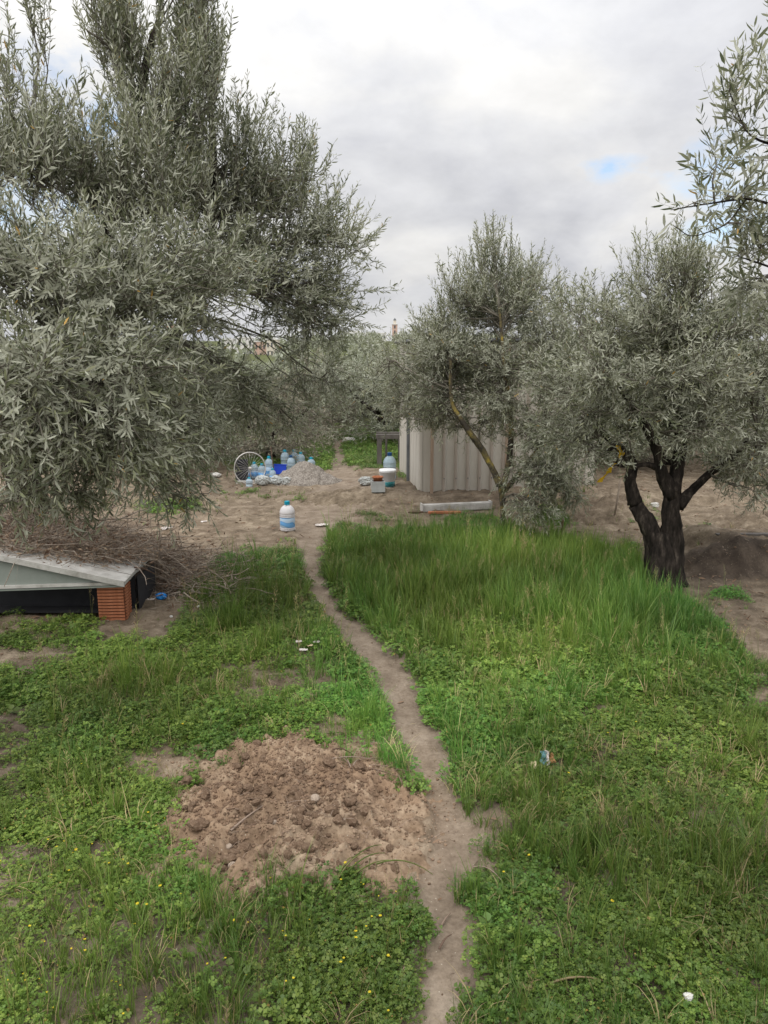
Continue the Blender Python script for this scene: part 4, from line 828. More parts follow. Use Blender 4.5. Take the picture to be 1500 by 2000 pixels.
# ------------------------------------------------------------------ low shelter of white sheet on a clay block
WHITE = solid('weathered_white_metal', [(.3, (.28, .265, .235)), (.5, (.48, .465, .435)), (.75, (.60, .59, .56))], 9, .5, .25, 40)
GREYG = solid('grey_green_sheet', [(.3, (.20, .225, .20)), (.7, (.28, .305, .275))], 3, .6, .1, 30)
CLAYD = solid('clay_groove_shade', [(.3, (.10, .035, .018)), (.7, (.17, .06, .03))], 14, .95)  # darker clay on the block body, groove shade put into the colour
CLAY = solid('orange_clay', [(.25, (.22, .085, .045)), (.5, (.36, .14, .072)), (.75, (.46, .21, .12))], 14, .9, .5, 60, spec=.1)
BLACKC = solid('black_shade_and_crate', [(.3, (.012, .012, .014)), (.7, (.03, .03, .034))], 4, .8)  # black of the plastic crate and of the hollow's painted shade
g0 = G(245, 1212); ys = g0[1]
fr = PD(243, 1136, ys - .04); ridge = PD(-30, 1078, ys - .04); br_ = PD(290, 1090, ys + .62)
sh = thing('low_shelter', 'low lean-to lid of weathered white sheeting over a black hollow at the left edge', 'shelter', (fr[0] - .8, ys, g0[2]))
so = np.array(sh.location)
def slab(name, a, b, c, d_, th, m, parent, org, ribs=0):
    """four top corners in order, given thickness downwards"""
    mb = MB(); top = np.array([a, b, c, d_]) - org; bot = top - [0, 0, th]
    mb.add(np.concatenate([top, bot]), [(0, 1, 2), (0, 2, 3), (4, 6, 5), (4, 7, 6), (0, 4, 5), (0, 5, 1), (1, 5, 6), (1, 6, 2), (2, 6, 7), (2, 7, 3), (3, 7, 4), (3, 4, 0)])
    return link(name, mb.mesh(name, m, False), parent)
dv = (ridge - fr); ex = ridge + dv * .25
bk = (br_ - fr)
# lid of four lapped boards running along the slope
nbd = 4
for k in range(nbd):
    t0, t1 = k / nbd + (.012 if k else 0), (k + 1) / nbd; zz = np.array([0, 0, .004 * (k % 2)])
    slab('roof_board', fr + bk * t0 + zz, fr + bk * t1 + zz, ex + bk * t1 + zz, ex + bk * t0 + zz, .022, WHITE, sh, so)
# folded front edge
slab('front_edge', fr + [0, -.014, .006], fr + [0, -.002, .006], ex + [0, -.002, .006], ex + [0, -.014, .006], .036, WHITE, sh, so)
rl = PD(243, 1139, ys - .02); rr = PD(-90, 1150, ys - .02)
mb = MB(); fa = np.array([rl, rr, ex + [0, .02, -.03], fr + [0, .02, -.028]]) - so; mb.add(np.concatenate([fa, fa + [0, .01, 0]]), [(0, 2, 1), (0, 3, 2), (4, 5, 6), (4, 6, 7)]); link('gable_sheet', mb.mesh('gable_sheet', GREYG, False), sh)
rb = np.array(rr) - rl
slab('bottom_rail', rl + [0, -.016, .012], rl + [0, .0, .012], rr + [0, .0, .012], rr + [0, -.016, .012], .018, WHITE, sh, so)
slab('rail_lip', rl + [0, -.010, -.010], rl + [0, .006, -.010], rr + [0, .006, -.010], rr + [0, -.010, -.010], .012, GREYG, sh, so)
# added black sheets at back, side and floor, standing in for the hollow's shade
L0 = np.array([ex[0], ys, g0[2]])
mb = MB(); w_ = np.array([[fr[0] - .02, ys + .20, g0[2] - .05], [ex[0], ys + .20, g0[2] - .05], [ex[0], ys + .20, ex[2] - .02], [fr[0] - .02, ys + .20, fr[2] - .025]]) - so
mb.add(np.concatenate([w_, w_ + [0, .012, 0]]), [(0, 1, 2), (0, 2, 3), (4, 6, 5), (4, 7, 6)]); link('back_shade_sheet', mb.mesh('back_shade_sheet', BLACKC, False), sh)
mb = MB(); w_ = np.array([[fr[0] - .012, ys + .20, g0[2] - .05], [fr[0] - .012, ys + .57, g0[2] - .05], [fr[0] - .012, ys + .57, fr[2] + bk[2] * .9 - .03], [fr[0] - .012, ys + .20, fr[2] + bk[2] * .3 - .03]]) - so
mb.add(np.concatenate([w_, w_ + [.01, 0, 0]]), [(0, 1, 2), (0, 2, 3), (4, 6, 5), (4, 7, 6)]); link('side_shade_sheet', mb.mesh('side_shade_sheet', BLACKC, False), sh)
mb = MB(); w_ = np.array([[fr[0] - .02, ys + .06, g0[2] + .0], [ex[0], ys + .06, g0[2]], [ex[0], ys + .56, g0[2]], [fr[0] - .02, ys + .56, g0[2]]]) - so + [0, 0, .03]
mb.add(w_, [(0, 2, 1), (0, 3, 2)]); link('floor_shade_sheet', mb.mesh('floor_shade_sheet', BLACKC, False), sh)
# the clay block, grooved on its faces, hollow
bl_ = G(190, 1212); bw = g0[0] - bl_[0]; bh = fr[2] - .03 - g0[2]
blk = thing('clay_block', 'orange grooved clay block standing under the right corner of the white lid', 'brick', ((g0[0] + bl_[0]) / 2, ys + .06, g0[2] - .02), rz=.05)
mb = MB(); mb.box((0, 0, bh / 2), (bw, .125, bh + .02), bev=.004)
link('block_body', mb.mesh('block_body', CLAYD, False), blk)
mr1 = MB().box((0, 0, 0), (bw - .006, .010, .0125)).mesh('ridge', CLAY, False); mr2 = MB().box((0, 0, 0), (.010, .112, .0125)).mesh('ridge', CLAY, False)
for k in range(12):
    z = .010 + k * (bh - .012) / 11; link('ridge', mr1, blk, (0, -.0650, z)); link('ridge', mr2, blk, (bw / 2 + .002, 0, z))

# ------------------------------------------------------------------ pile of dry prunings
def brush(name, label, cat, blobs_, seed, n_tw, n_lf, tw=(.12, .5), mat_=DRYTWIG, stuff=False):
    g = np.random.default_rng(seed); mb = MB(); c0 = None; P_, D_, S_, L_, W_, T_ = [], [], [], [], [], []
    tot = sum(b[-1] for b in blobs_)
    c0 = np.array([blobs_[0][0], blobs_[0][1], float(gz(blobs_[0][0], blobs_[0][1]))])
    for (cx, cy, z0_, rx, ry, h, wgt) in blobs_:
        for i in range(int(n_tw * wgt / tot)):
            a = g.random() * 6.28; r = math.sqrt(g.random()); x = cx + rx * r * math.cos(a); y = cy + ry * r * math.sin(a)
            zg = float(gz(x, y, False)); z = max(zg, z0_) + h * (1 - r * r) * g.random() ** .6 + .01
            d = nrm(np.array([g.normal(), g.normal(), g.normal() * .32])); L = tw[0] + (tw[1] - tw[0]) * g.random() ** 1.6; n = 5
            pts = [np.array([x, y, z])]
            for k in range(n - 1): d = nrm(d + g.normal(size=3) * [.22, .22, .12]); pts.append(pts[-1] + d * L / (n - 1))
            pts = np.array(pts); pts[:, 2] = np.maximum(pts[:, 2], zg + .004); lo = (pts[:, 1] < ys + .6) & (pts[:, 1] > ys - .15) & (pts[:, 0] < -1.5) & (z0_ > .1); pts[lo, 2] = np.maximum(pts[lo, 2], np.interp(pts[lo, 0], [ridge[0], fr[0]], [ridge[2], fr[2]]) + .01); pts[:, 1] = np.where(lo, np.maximum(pts[:, 1], ys - .02), pts[:, 1]); r0 = .0010 + .007 * g.random() ** 5
            mb.tube(pts - c0, np.linspace(r0, r0 * .4, n), 3, a=g.random(), cap=False)
            for k in range(int(n_lf)):
                P_.append(pts[g.integers(1, n)]); D_.append(g.normal(size=3) * [1, 1, .5]); S_.append(g.normal(size=3)); l_ = .025 + .025 * g.random(); L_.append(l_); W_.append(l_ * .24); T_.append(g.random())
    if not P_: P_, D_, S_, L_, W_, T_ = [pts[0]], [np.array([1., 0, 0])], [np.array([0, 1., 0])], [.03], [.007], [.5]
    V, T, A = leaves_np(np.array(P_) - c0, np.array(D_), np.array(S_), np.array(L_), np.array(W_), np.array(T_), True); mb.add(V, T, A, 1)
    o = link(name, mb.mesh(name, [mat_, DRYLEAF]), None, c0); tag(o, label, cat, kind='stuff' if stuff else None); return o
zt = fr[2]
brush('brush_pile', 'tangled pile of dry brown prunings heaped on and behind the white sheet lid', 'brush pile',
      [(-2.2, ys + .75, .20, .55, .40, .30, 5), (-2.75, ys + .75, .25, .55, .45, .38, 5), (-3.3, ys + .8, .2, .6, .5, .45, 4), (-1.65, ys + .95, .0, .34, .40, .24, 3.4), (-1.42, ys + .75, .0, .18, .26, .11, .7), (-2.5, ys + 1.5, 0, .9, .4, .35, 3),
       (-1.95, ys + .42, zt + .02, .28, .20, .12, 2.2), (-2.35, ys + .36, zt + .07, .32, .24, .14, 2.4), (-2.75, ys + .34, zt + .14, .3, .26, .15, 2), (-1.7, ys + .62, zt - .01, .14, .12, .08, .8)], 501, 7600, 2.2)
brush('brush_pile', 'thin spread of dry pale twigs and weeds on the ground right of the brown pile', 'twigs',
      [(-1.32, ys + .75, .0, .26, .5, .16, 3), (-1.12, ys + 1.1, .0, .2, .4, .10, 2), (-1.05, ys + .5, .0, .12, .3, .12, 1)], 502, 420, .8, (.08, .3))
# stub of a cut branch standing in it
c = PD(182, 1086, ys + .55); st = link('cut_branch', (lambda m: (m.tube(np.array([[0, 0, -.06], [-.01, 0, .05], [-.015, 0, .12], [-.02, .01, .165]]), [.026, .022, .020, .021], 9, rn=.2), m.tube(np.array([[-.005, 0, .03], [.04, 0, .09], [.05, .01, .13]]), [.012, .01, .009], 6), m)[-1])(MB()).mesh('cut_branch', TWIG), None, c)
tag(st, 'thick sawn branch stub standing upright in the brush pile', 'branch')
c = PZ(262, 1108, .26); st = link('cut_branch', (lambda m: (m.tube(np.array([[0, 0, 0], [.05, .02, -.012], [.12, .03, -.05]]), [.006, .006, .004], 6), m)[-1])(MB()).mesh('cut_branch', STRAW), None, c)
tag(st, 'short pale stick leaning off the right corner of the white lid', 'stick')

# ------------------------------------------------------------------ ribbed shed
SHW = solid('shed_sheet', [(.25, (.35, .31, .255)), (.5, (.50, .465, .405)), (.8, (.60, .57, .51))], 2.2, .6, .15, 20, stretch=(1, 1, .35))
RUST = solid('rusty_wood', [(.3, (.24, .16, .11)), (.6, (.36, .27, .20)), (.8, (.46, .38, .31))], 6, .9, .4, 30, stretch=(1, 1, .2))
STAINSHADE = solid('stained_shaded_sheet', [(.3, (.28, .235, .19)), (.7, (.42, .37, .32))], 3, .8, stretch=(1, 1, .3)); DGREY = solid('dark_grey_metal', [(.3, (.075, .08, .085)), (.7, (.14, .145, .15))], 6, .6)
sc0 = PZ(820, 958, .10); sx0, sy0 = sc0[0], sc0[1]; sr = math.atan(.125)
shed = thing('ribbed_shed', 'small shed clad in off-white ribbed metal sheet behind the leaning olive', 'shed', (sx0, sy0, .06), rz=sr)
SW, SD_, SH = 2.1, 1.55, 1.72
nr = 15; bay = SW / nr
me_b = MB().box((0, 0, 0), (bay - .034, .012, SH)).mesh('wall_sheet', SHW, False)
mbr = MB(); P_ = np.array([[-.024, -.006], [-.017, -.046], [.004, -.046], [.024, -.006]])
V = np.array([[p[0], p[1], z] for z in (-SH / 2, SH / 2) for p in P_]); mbr.add(V, [(0, 1, 5), (0, 5, 4), (1, 2, 6), (1, 6, 5), (2, 3, 7), (2, 7, 6), (4, 5, 6), (4, 6, 7), (0, 2, 1), (0, 3, 2)]); mbr.M = [np.array([1, 1, 1, 1, 0, 0, 0, 0, 0, 0])]; me_r = mbr.mesh('wall_rib', [SHW, STAINSHADE], False)  # left and front rib faces darker: brown stain plus painted shadow band
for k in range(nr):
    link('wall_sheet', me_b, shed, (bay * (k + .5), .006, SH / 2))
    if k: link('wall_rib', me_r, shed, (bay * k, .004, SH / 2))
link('batten', MB().box((0, 0, 0), (.035, .02, SH), bev=.003).mesh('batten', RUST, False), shed, (.13, -.042, SH / 2))
link('batten', MB().box((0, 0, 0), (.03, .02, SH), bev=.003).mesh('batten', RUST, False), shed, (1.00, -.042, SH / 2))
nb2 = 8; bay2 = SD_ / nb2; me_s = MB().box((0, 0, 0), (.012, bay2 - .012, SH)).mesh('side_sheet', SHW, False)
for k in range(nb2): link('side_sheet', me_s, shed, (-.004, .02 + bay2 * (k + .5), SH / 2))
link('door_post', MB().box((0, 0, 0), (.03, .06, SH), bev=.004).mesh('door_post', DGREY, False), shed, (-.028, .72, SH / 2))
link('corner_trim', MB().box((0, 0, 0), (.03, .03, SH), bev=.004).mesh('corner_trim', SHW, False), shed, (.004, -.006, SH / 2 + .002))
link('back_wall', MB().box((0, 0, 0), (SW, .015, SH)).mesh('back_wall', SHW, False), shed, (SW / 2, SD_ + .02, SH / 2))
link('end_wall', MB().box((0, 0, 0), (.015, SD_ - .02, SH)).mesh('end_wall', SHW, False), shed, (SW - .004, SD_ / 2 + .02, SH / 2))
scr = MB().lathe([(.001, .006), (.007, .004), (.008, 0)], sides=8).mesh('screw', DGREY)
for k in range(1, nr):
    for z_ in (.18, .75, 1.30):
        o = link('screw', scr, shed, (bay * k - .006, -.043, z_)); o.rotation_euler = (R(90), 0, 0)
link('roof', MB().box((0, 0, 0), (SW + .14, SD_ + .16, .03), bev=.006).mesh('roof', DGREY, False), shed, (SW / 2, SD_ / 2, SH + .02))
# a rusted frame standing by the side wall
fx = PZ(741, 918, 0.)
frm = thing('wooden_frame', 'weathered grey timber frame standing between the path and the shed side wall', 'frame', (fx[0], fx[1], float(gz(fx[0], fx[1])) - .03))
WOODG = solid('grey_timber', [(.3, (.055, .05, .045)), (.7, (.15, .135, .12))], 7, .9, .4, 30, stretch=(1, 1, .2))
hF = 1.6 - (1000 - 0) * 0
ztop = PD(741, 866, fx[1])[2] + .03
link('post', MB().box((0, 0, ztop / 2), (.07, .07, ztop), bev=.006).mesh('post', WOODG, False), frm)
link('post', MB().box((0, 0, ztop / 2), (.03, .03, ztop), bev=.004).mesh('post', WOODG, False), frm, (.10, .25, 0))
link('post', MB().box((0, 0, ztop / 2), (.04, .04, ztop), bev=.004).mesh('post', WOODG, False), frm, (.30, .5, 0))
link('beam', MB().box((.14, .0, ztop + .035), (.38, .06, .065), bev=.006).mesh('beam', WOODG, False), frm)
link('beam', MB().box((.14, .5, ztop + .03), (.38, .05, .05), bev=.006).mesh('beam', WOODG, False), frm)

# ------------------------------------------------------------------ bottles and buckets
def plastic(name, col, tr=.5, rough=.22):
    m, N, L = mat(name); p = N.new('ShaderNodeBsdfPrincipled'); tc = N.new('ShaderNodeTexCoord')
    c = ramp(N, L, noise(N, L, 9, 3, .6, tc.outputs['Object']), [(.3, tuple(k * .82 for k in col)), (.7, tuple(min(1, k * 1.08) for k in col))]); L.new(c, p.inputs['Base Color'])
    p.inputs['Roughness'].default_value = rough; p.inputs['IOR'].default_value = 1.12
    tp = N.new('ShaderNodeBsdfTransparent'); mx = N.new('ShaderNodeMixShader'); mx.inputs[0].default_value = tr; L.new(p.outputs[0], mx.inputs[1]); L.new(tp.outputs[0], mx.inputs[2])
    o = N.new('ShaderNodeOutputMaterial'); L.new((mx if tr else p).outputs[0], o.inputs[0]); return m
CLEAR = plastic('clear_plastic', (.62, .72, .78), .34); CLEARP = plastic('milky_plastic', (.74, .72, .73), .18); CLEARW = plastic('clear_water_bottle', (.45, .57, .66), .45)
CAP = plastic('teal_cap', (.02, .30, .42), 0, .4); CAPD = plastic('dark_blue_cap', (.02, .07, .18), 0, .4)
def label_mat(name, a, b, sc):
    m, N, L = mat(name); tc = N.new('ShaderNodeTexCoord'); w = N.new('ShaderNodeTexWave'); w.inputs['Scale'].default_value = sc; w.inputs['Distortion'].default_value = 9; w.inputs['Detail'].default_value = 2; w.bands_direction = 'Z'
    L.new(tc.outputs['Object'], w.inputs['Vector']); c = ramp(N, L, w.outputs['Fac'], [(.35, a), (.55, b), (.8, tuple(min(1, q_ * 1.25 + .05) for q_ in b))]); p = N.new('ShaderNodeBsdfPrincipled'); L.new(c, p.inputs['Base Color']); p.inputs['Roughness'].default_value = .35
    o = N.new('ShaderNodeOutputMaterial'); L.new(p.outputs[0], o.inputs[0]); return m
LBL = label_mat('blue_label', (.42, .55, .68), (.09, .30, .60), 3.2)
def bottle(label, u, v, h=.28, r=.072, body=None, cap=None, lab=True, group=None, y=None, x=None, tilt=0., z=None):
    p = G(u, v) if y is None else np.array([x, y, float(gz(x, y))])
    if z is not None: p[2] = z
    b = thing('water_bottle', label, 'bottle', p, rz=rng.random() * 6, group=group)
    if tilt: b.rotation_euler[0] = tilt
    pr = [(.001, .004), (r * .8, .002), (r * .98, h * .03), (r, h * .07)]
    for k in range(4): pr += [(r * .95, h * (.09 + k * .012 * 0 + .001)), (r, h * (.11 + k * .0))] if k == 0 else []
    pr += [(r, h * .12), (r * .955, h * .125), (r * .955, h * .47), (r, h * .475), (r * .99, h * .50), (r * .95, h * .515), (r, h * .535), (r * .99, h * .56), (r * .95, h * .575), (r, h * .595), (r * .99, h * .64), (r * .93, h * .70), (r * .80, h * .77), (r * .58, h * .83), (r * .36, h * .865), (r * .30, h * .875), (r * .30, h * .90)]
    link('body', MB().lathe(pr, sides=24).mesh('body', body or CLEAR), b)
    cr = r * .40
    link('cap', MB().lathe([(.001, h), (cr * .80, h), (cr * .86, h * .99), (cr * .86, h * .905), (cr * .95, h * .90), (cr * .95, h * .89), (.001, h * .89)], sides=16).mesh('cap', cap or CAP, False), b)
    if lab: link('label', MB().lathe([(r * .962, h * .135), (r * .975, h * .14), (r * .975, h * .46), (r * .962, h * .465)], sides=24).mesh('label', LBL), b)
    mb = MB(); mb.tube([[-r * .30, 0, h * .86], [-r * .75, 0, h * .93], [0, 0, h * .965], [r * .75, 0, h * .93], [r * .30, 0, h * .86]], .003, 5); link('handle', mb.mesh('handle', cap or CAP), b)
    return b
bottle('large water bottle with teal cap and blue label standing alone beside the path', 562, 1036, .285, .073, CLEARP)
bp = [(480, 938, .26, .066, 1, 'clear bottle at the left end of the row, behind the spoked wheel'), (497, 934, .25, .062, 1, 'clear bottle seen through the right half of the spoked wheel'), (512, 936, .24, .062, 1, 'blue-labelled bottle just right of the spoked wheel'),
      (526, 930, .31, .066, 1, 'tallest bottle in the row, left of the blue crate'), (533, 940, .20, .05, 1, 'small bottle in front of the tallest one, beside the blue crate'), (569, 926, .30, .066, 0, 'bottle peeking out at the right side of the blue crate'),
      (557, 915, .31, .07, 0, 'bottle behind the blue crate at its left rear corner'), (575, 914, .31, .072, 0, 'bottle behind the gravel heap, next to the crate'), (588, 916, .29, .07, 1, 'bottle behind the crest of the gravel heap, with a pale shoulder'), (608, 922, .24, .066, 0, 'last bottle on the right, its teal cap above the gravel slope'),
      (487, 948, .14, .05, 0, 'short squat jug lying low before the wheel')]
for (u, v, h, r, lb, lt_) in bp:
    bottle(lt_, u, v, h * .88, r * .88, CLEARW, CAP if rng.random() < .8 else CAPD, bool(lb))
bg_ = G(762, 934)
bottle('tall clear bottle with a dark cap behind the white paint bucket', 761, 936, .34, .082, CLEARW, CAPD, False)
# clear bags of bottles lying along the front of the row
def bag(name, label, cat, u, v, w, h, dpt, m, seed, rz=0.):
    import bmesh
    p = G(u, v); bm = bmesh.new(); bmesh.ops.create_icosphere(bm, subdivisions=4, radius=1); V = np.array([q_.co[:] for q_ in bm.verts]); T = [[q_.index for q_ in f.verts] for f in bm.faces]; bm.free()
    n = fbm(V[:, 0] * 2 + seed, V[:, 1] * 2 + V[:, 2] * 3, 1., 4, seed) - .5; cr = np.abs(fbm(V[:, 0] * 5 + V[:, 2] * 3 + seed, V[:, 1] * 5 + V[:, 2] * 4, 1., 3, seed + 2) - .5)
    V = V * (1 + n * .7 - cr * .8)[:, None]; V = np.sign(V) * np.abs(V) ** .85 * [w / 2, dpt / 2, h / 2]; V[:, 2] = np.maximum(V[:, 2] + h * .42, 0.002)
    o = link(name, np_mesh(name, V, T, {'tint': np.zeros(len(V))}, [m], smooth=False), None, p, rz); return tag(o, label, cat)
BAGW = plastic('thin_white_plastic', (.46, .48, .47), .2, .4); RAG = solid('white_rag', [(.3, (.42, .41, .38)), (.7, (.66, .65, .62))], 9, .9)
bag('plastic_sack', 'pale plastic sack lying in front of the bottles at the left', 'sack', 512, 946, .20, .13, .16, BAGW, 1.)
bag('plastic_sack', 'pale plastic sack lying before the blue crate', 'sack', 538, 946, .20, .12, .16, BAGW, 2.)
bag('plastic_sack', 'pale plastic sack at the foot of the gravel heap', 'sack', 560, 947, .15, .12, .14, BAGW, 3.)
# blue crate
BLUEC = plastic('blue_crate_plastic', (.025, .06, .42), 0, .4)
p = G(547, 934); bx = thing('blue_crate', 'bright blue open plastic crate tilted among the water bottles', 'crate', p + [0, 0, .05], rot=(R(-12), R(4), R(12)))
w, dd, h = .15, .13, .125
for (cx, cy, sx_, sy_) in [(0, -dd / 2, w, .006), (0, dd / 2, w, .006), (-w / 2, 0, .006, dd - .007), (w / 2, 0, .006, dd - .007)]: link('side', MB().box((cx, cy, h / 2), (sx_, sy_, h)).mesh('side', BLUEC, False), bx)
link('bottom', MB().box((0, 0, .003), (w - .008, dd - .008, .006)).mesh('bottom', BLUEC, False), bx)
mb = MB()
for (cx, cy, sx_, sy_) in [(0, -dd / 2 - .004, w + .02, .008), (0, dd / 2 + .004, w + .02, .008), (-w / 2 - .004, 0, .008, dd), (w / 2 + .004, 0, .008, dd)]: mb.box((cx, cy, h + .002), (sx_, sy_, .012))
link('rim', mb.mesh('rim', BLUEC, False), bx)
# spoked wheel leaning on a dark crate
ALU = solid('dull_aluminium', [(.3, (.42, .40, .38)), (.7, (.60, .58, .55))], 10, .45, metal=.3)
p = G(490, 941); rW = .205; wh = thing('spoked_wheel', 'bare bicycle wheel with pale rim and thin spokes leaning before the bottles', 'wheel', p + [0, -.03, rW], rot=(R(86), R(0), R(24)))
an = np.linspace(0, 2 * math.pi, 49); ring = np.stack([np.cos(an) * rW, np.sin(an) * rW, an * 0], -1); link('rim', MB().tube(ring, .0075, 8, cap=False).mesh('rim', ALU), wh)
link('hub', MB().tube([[0, 0, -.035], [0, 0, -.03], [0, 0, 0], [0, 0, .03], [0, 0, .035]], [.008, .02, .012, .02, .008], 12).mesh('hub', ALU), wh)
spm = MB().tube([[.014, 0, .024], [rW - .005, .0, 0]], .0012, 4).mesh('spoke', ALU); spm2 = MB().tube([[.014, 0, -.024], [rW - .005, .0, 0]], .0012, 4).mesh('spoke', ALU)
for k in range(28):
    o = link('spoke', spm if k % 2 else spm2, wh); o.rotation_euler[2] = k * 2 * math.pi / 28
p = G(470, 940); ck = thing('black_crate', 'black plastic crate standing behind the spoked wheel', 'crate', p + [0, .1, -.01], rz=.2)
for (cx, cy, sx_, sy_) in [(0, -.10, .16, .008), (0, .10, .16, .008), (-.08, 0, .008, .19), (.08, 0, .008, .19)]: link('side', MB().box((cx, cy, .14), (sx_, sy_, .28), bev=.002).mesh('side', BLACKC, False), ck)
link('bottom', MB().box((0, 0, .006), (.15, .188, .01)).mesh('bottom', BLACKC, False), ck)
p = G(478, 945); o = link('white_bar', MB().box((0, 0, .03), (.24, .025, .018), bev=.004).box((-.1, 0, .011), (.02, .02, .022)).box((.1, 0, .011), (.02, .02, .022)).mesh('white_bar', WHITE, False), None, p, .05); tag(o, 'short white bar lying at the foot of the spoked wheel', 'bar')
p = G(537, 936); o = link('thin_stake', MB().tube([[0, 0, -.03], [-.02, 0, .2], [-.045, .01, .45]], .006, 6).mesh('thin_stake', STRAW), None, p); tag(o, 'thin pale stake leaning up left of the blue crate', 'stake')
# paint bucket
p = G(757, 952); bk_ = thing('paint_bucket', 'white paint bucket with blue-green label beside the shed wall', 'bucket', p)
WPL = plastic('white_plastic', (.74, .75, .76), 0, .35); GRL = label_mat('green_label', (.02, .16, .17), (.03, .22, .26), 3)
link('body', MB().lathe([(.001, 0), (.078, 0), (.085, .01), (.095, .19), (.1, .192), (.1, .205), (.001, .205)], sides=28).mesh('body', WPL), bk_)
link('lid', MB().lathe([(.001, .222), (.096, .222), (.104, .215), (.104, .196), (.097, .196)], sides=28).mesh('lid', WPL, False), bk_)
mb = MB(); mb.lathe([(.083, .018), (.0865, .018), (.0895, .095), (.086, .095)], sides=28); link('label', mb.mesh('label', GRL), bk_)
an = np.linspace(0, math.pi, 12); link('handle', MB().tube(np.stack([np.cos(an) * .104, -np.sin(an) * .06, .19 - np.sin(an) * .07], -1), .0025, 5).mesh('handle', ALU), bk_)
p = G(738, 958); tb = thing('planter_tub', 'grey-white square tub with an orange-red pot set in it', 'tub', p, rz=.1)
mb = MB()
for (cx, cy, sx_, sy_) in [(0, -.07, .15, .01), (0, .07, .15, .01), (-.07, 0, .01, .13), (.07, 0, .01, .13)]: mb.box((cx, cy, .06), (sx_, sy_, .12))
mb.box((0, 0, .01), (.13, .13, .01)); link('box', mb.mesh('box', BAGW, False), tb)
link('pot', MB().lathe([(.001, .09), (.045, .09), (.055, .155), (.062, .155), (.062, .17), (.05, .17), (.045, .13), (.001, .125)], sides=18).mesh('pot', CLAY), tb)
bag('plastic_sack', 'crumpled grey-white plastic left of the square tub', 'sack', 714, 947, .17, .12, .14, BAGW, 6.)
# weeds in the tub group
# ------------------------------------------------------------------ gravel heap
c = G(592, 945); c[1] += .22
def heap(name, label, cat, c, rx, ry, h, m, seed, ex=1.2, rough=.05):
    gx, gy = np.meshgrid(np.linspace(-1.2, 1.2, 90), np.linspace(-1.2, 1.2, 80), indexing='ij'); n = fbm(gx, gy, 2.2, 4, seed) - .5; r = np.hypot(gx, gy) * (1 + n * .35)
    X, Y = c[0] + gx * rx, c[1] + gy * ry; z = gz(X, Y) + h * np.clip(1 - r, 0, 1) ** ex * (1 + n * .4) - .05 * sstep(.95, 1.2, r) + (r < 1.05) * ((fbm(X, Y, 16, 3, seed + 2) - .5) * rough + (fbm(X, Y, 45, 2, seed + 4) - .5) * rough * .5)
    ny, nx = gx.shape; a = np.arange(ny - 1)[:, None] * nx + np.arange(nx - 1)[None]
    T = np.concatenate([np.stack([a, a + nx, a + nx + 1], -1).reshape(-1, 3), np.stack([a, a + nx + 1, a + 1], -1).reshape(-1, 3)])
    o = link(name, np_mesh(name, np.stack([X, Y, z], -1).reshape(-1, 3) - c, T, {'tint': np.zeros(gx.size)}, [m]), None, c); return tag(o, label, cat)
heap('gravel_heap', 'small cone of grey-brown gravel beside the blue crate and bottles', 'gravel heap', c, .46, .36, .27, GREYSOIL, 121., .95)
c = G(668, 965); heap('earth_heap', 'low spread of brown earth in front of the gravel heap at the path', 'earth heap', c, .55, .30, .06, BROWNSOIL, 125., 1.0)
c = G(1190, 1005); heap('earth_heap', 'bumpy heap of dug earth behind the tall grass, left of the forked trunk', 'earth heap', c, .55, .45, .17, BROWNSOIL, 131., .9, .07)
c = G(1470, 1030); heap('earth_heap', 'mound of brown earth at the right edge above the dark cut bank', 'earth heap', c, .45, .5, .16, BROWNSOIL, 135., .9, .06)
# ------------------------------------------------------------------ white channel lying before the shed
a = G(826, 1000); b = G(958, 997); L_ = np.linalg.norm(b - a); ang = math.atan2(b[1] - a[1], b[0] - a[0])
ch = thing('white_channel', 'white box channel lying on the ground before the shed', 'beam', (a + b) / 2, rz=ang)
link('web', MB().box((0, 0, .04), (L_, .01, .06), bev=.002).mesh('web', WHITE, False), ch)
link('flange', MB().box((0, .042, .075), (L_, .08, .010), bev=.002).mesh('flange', WHITE, False), ch)
link('flange', MB().box((0, .042, .006), (L_, .07, .010), bev=.002).mesh('flange', WHITE, False), ch)
link('end_cap', MB().box((-L_ / 2 - .006, .03, .05), (.012, .10, .09), bev=.002).mesh('end_cap', WHITE, False), ch)
link('end_cap', MB().box((L_ / 2 + .006, .03, .05), (.012, .10, .09), bev=.002).mesh('end_cap', WHITE, False), ch)
p = G(868, 1003); o = link('red_tile', MB().box((0, 0, .012), (.34, .05, .022), bev=.004).mesh('red_tile', CLAY, False), None, p, .03); tag(o, 'long orange clay strip lying in front of the white channel', 'tile')
p = G(812, 1002); o = link('wood_offcut', MB().box((0, 0, .01), (.16, .03, .015), bev=.003).mesh('wood_offcut', STRAW, False), None, p, .1); tag(o, 'pale wood offcut by the left end of the white channel', 'offcut')
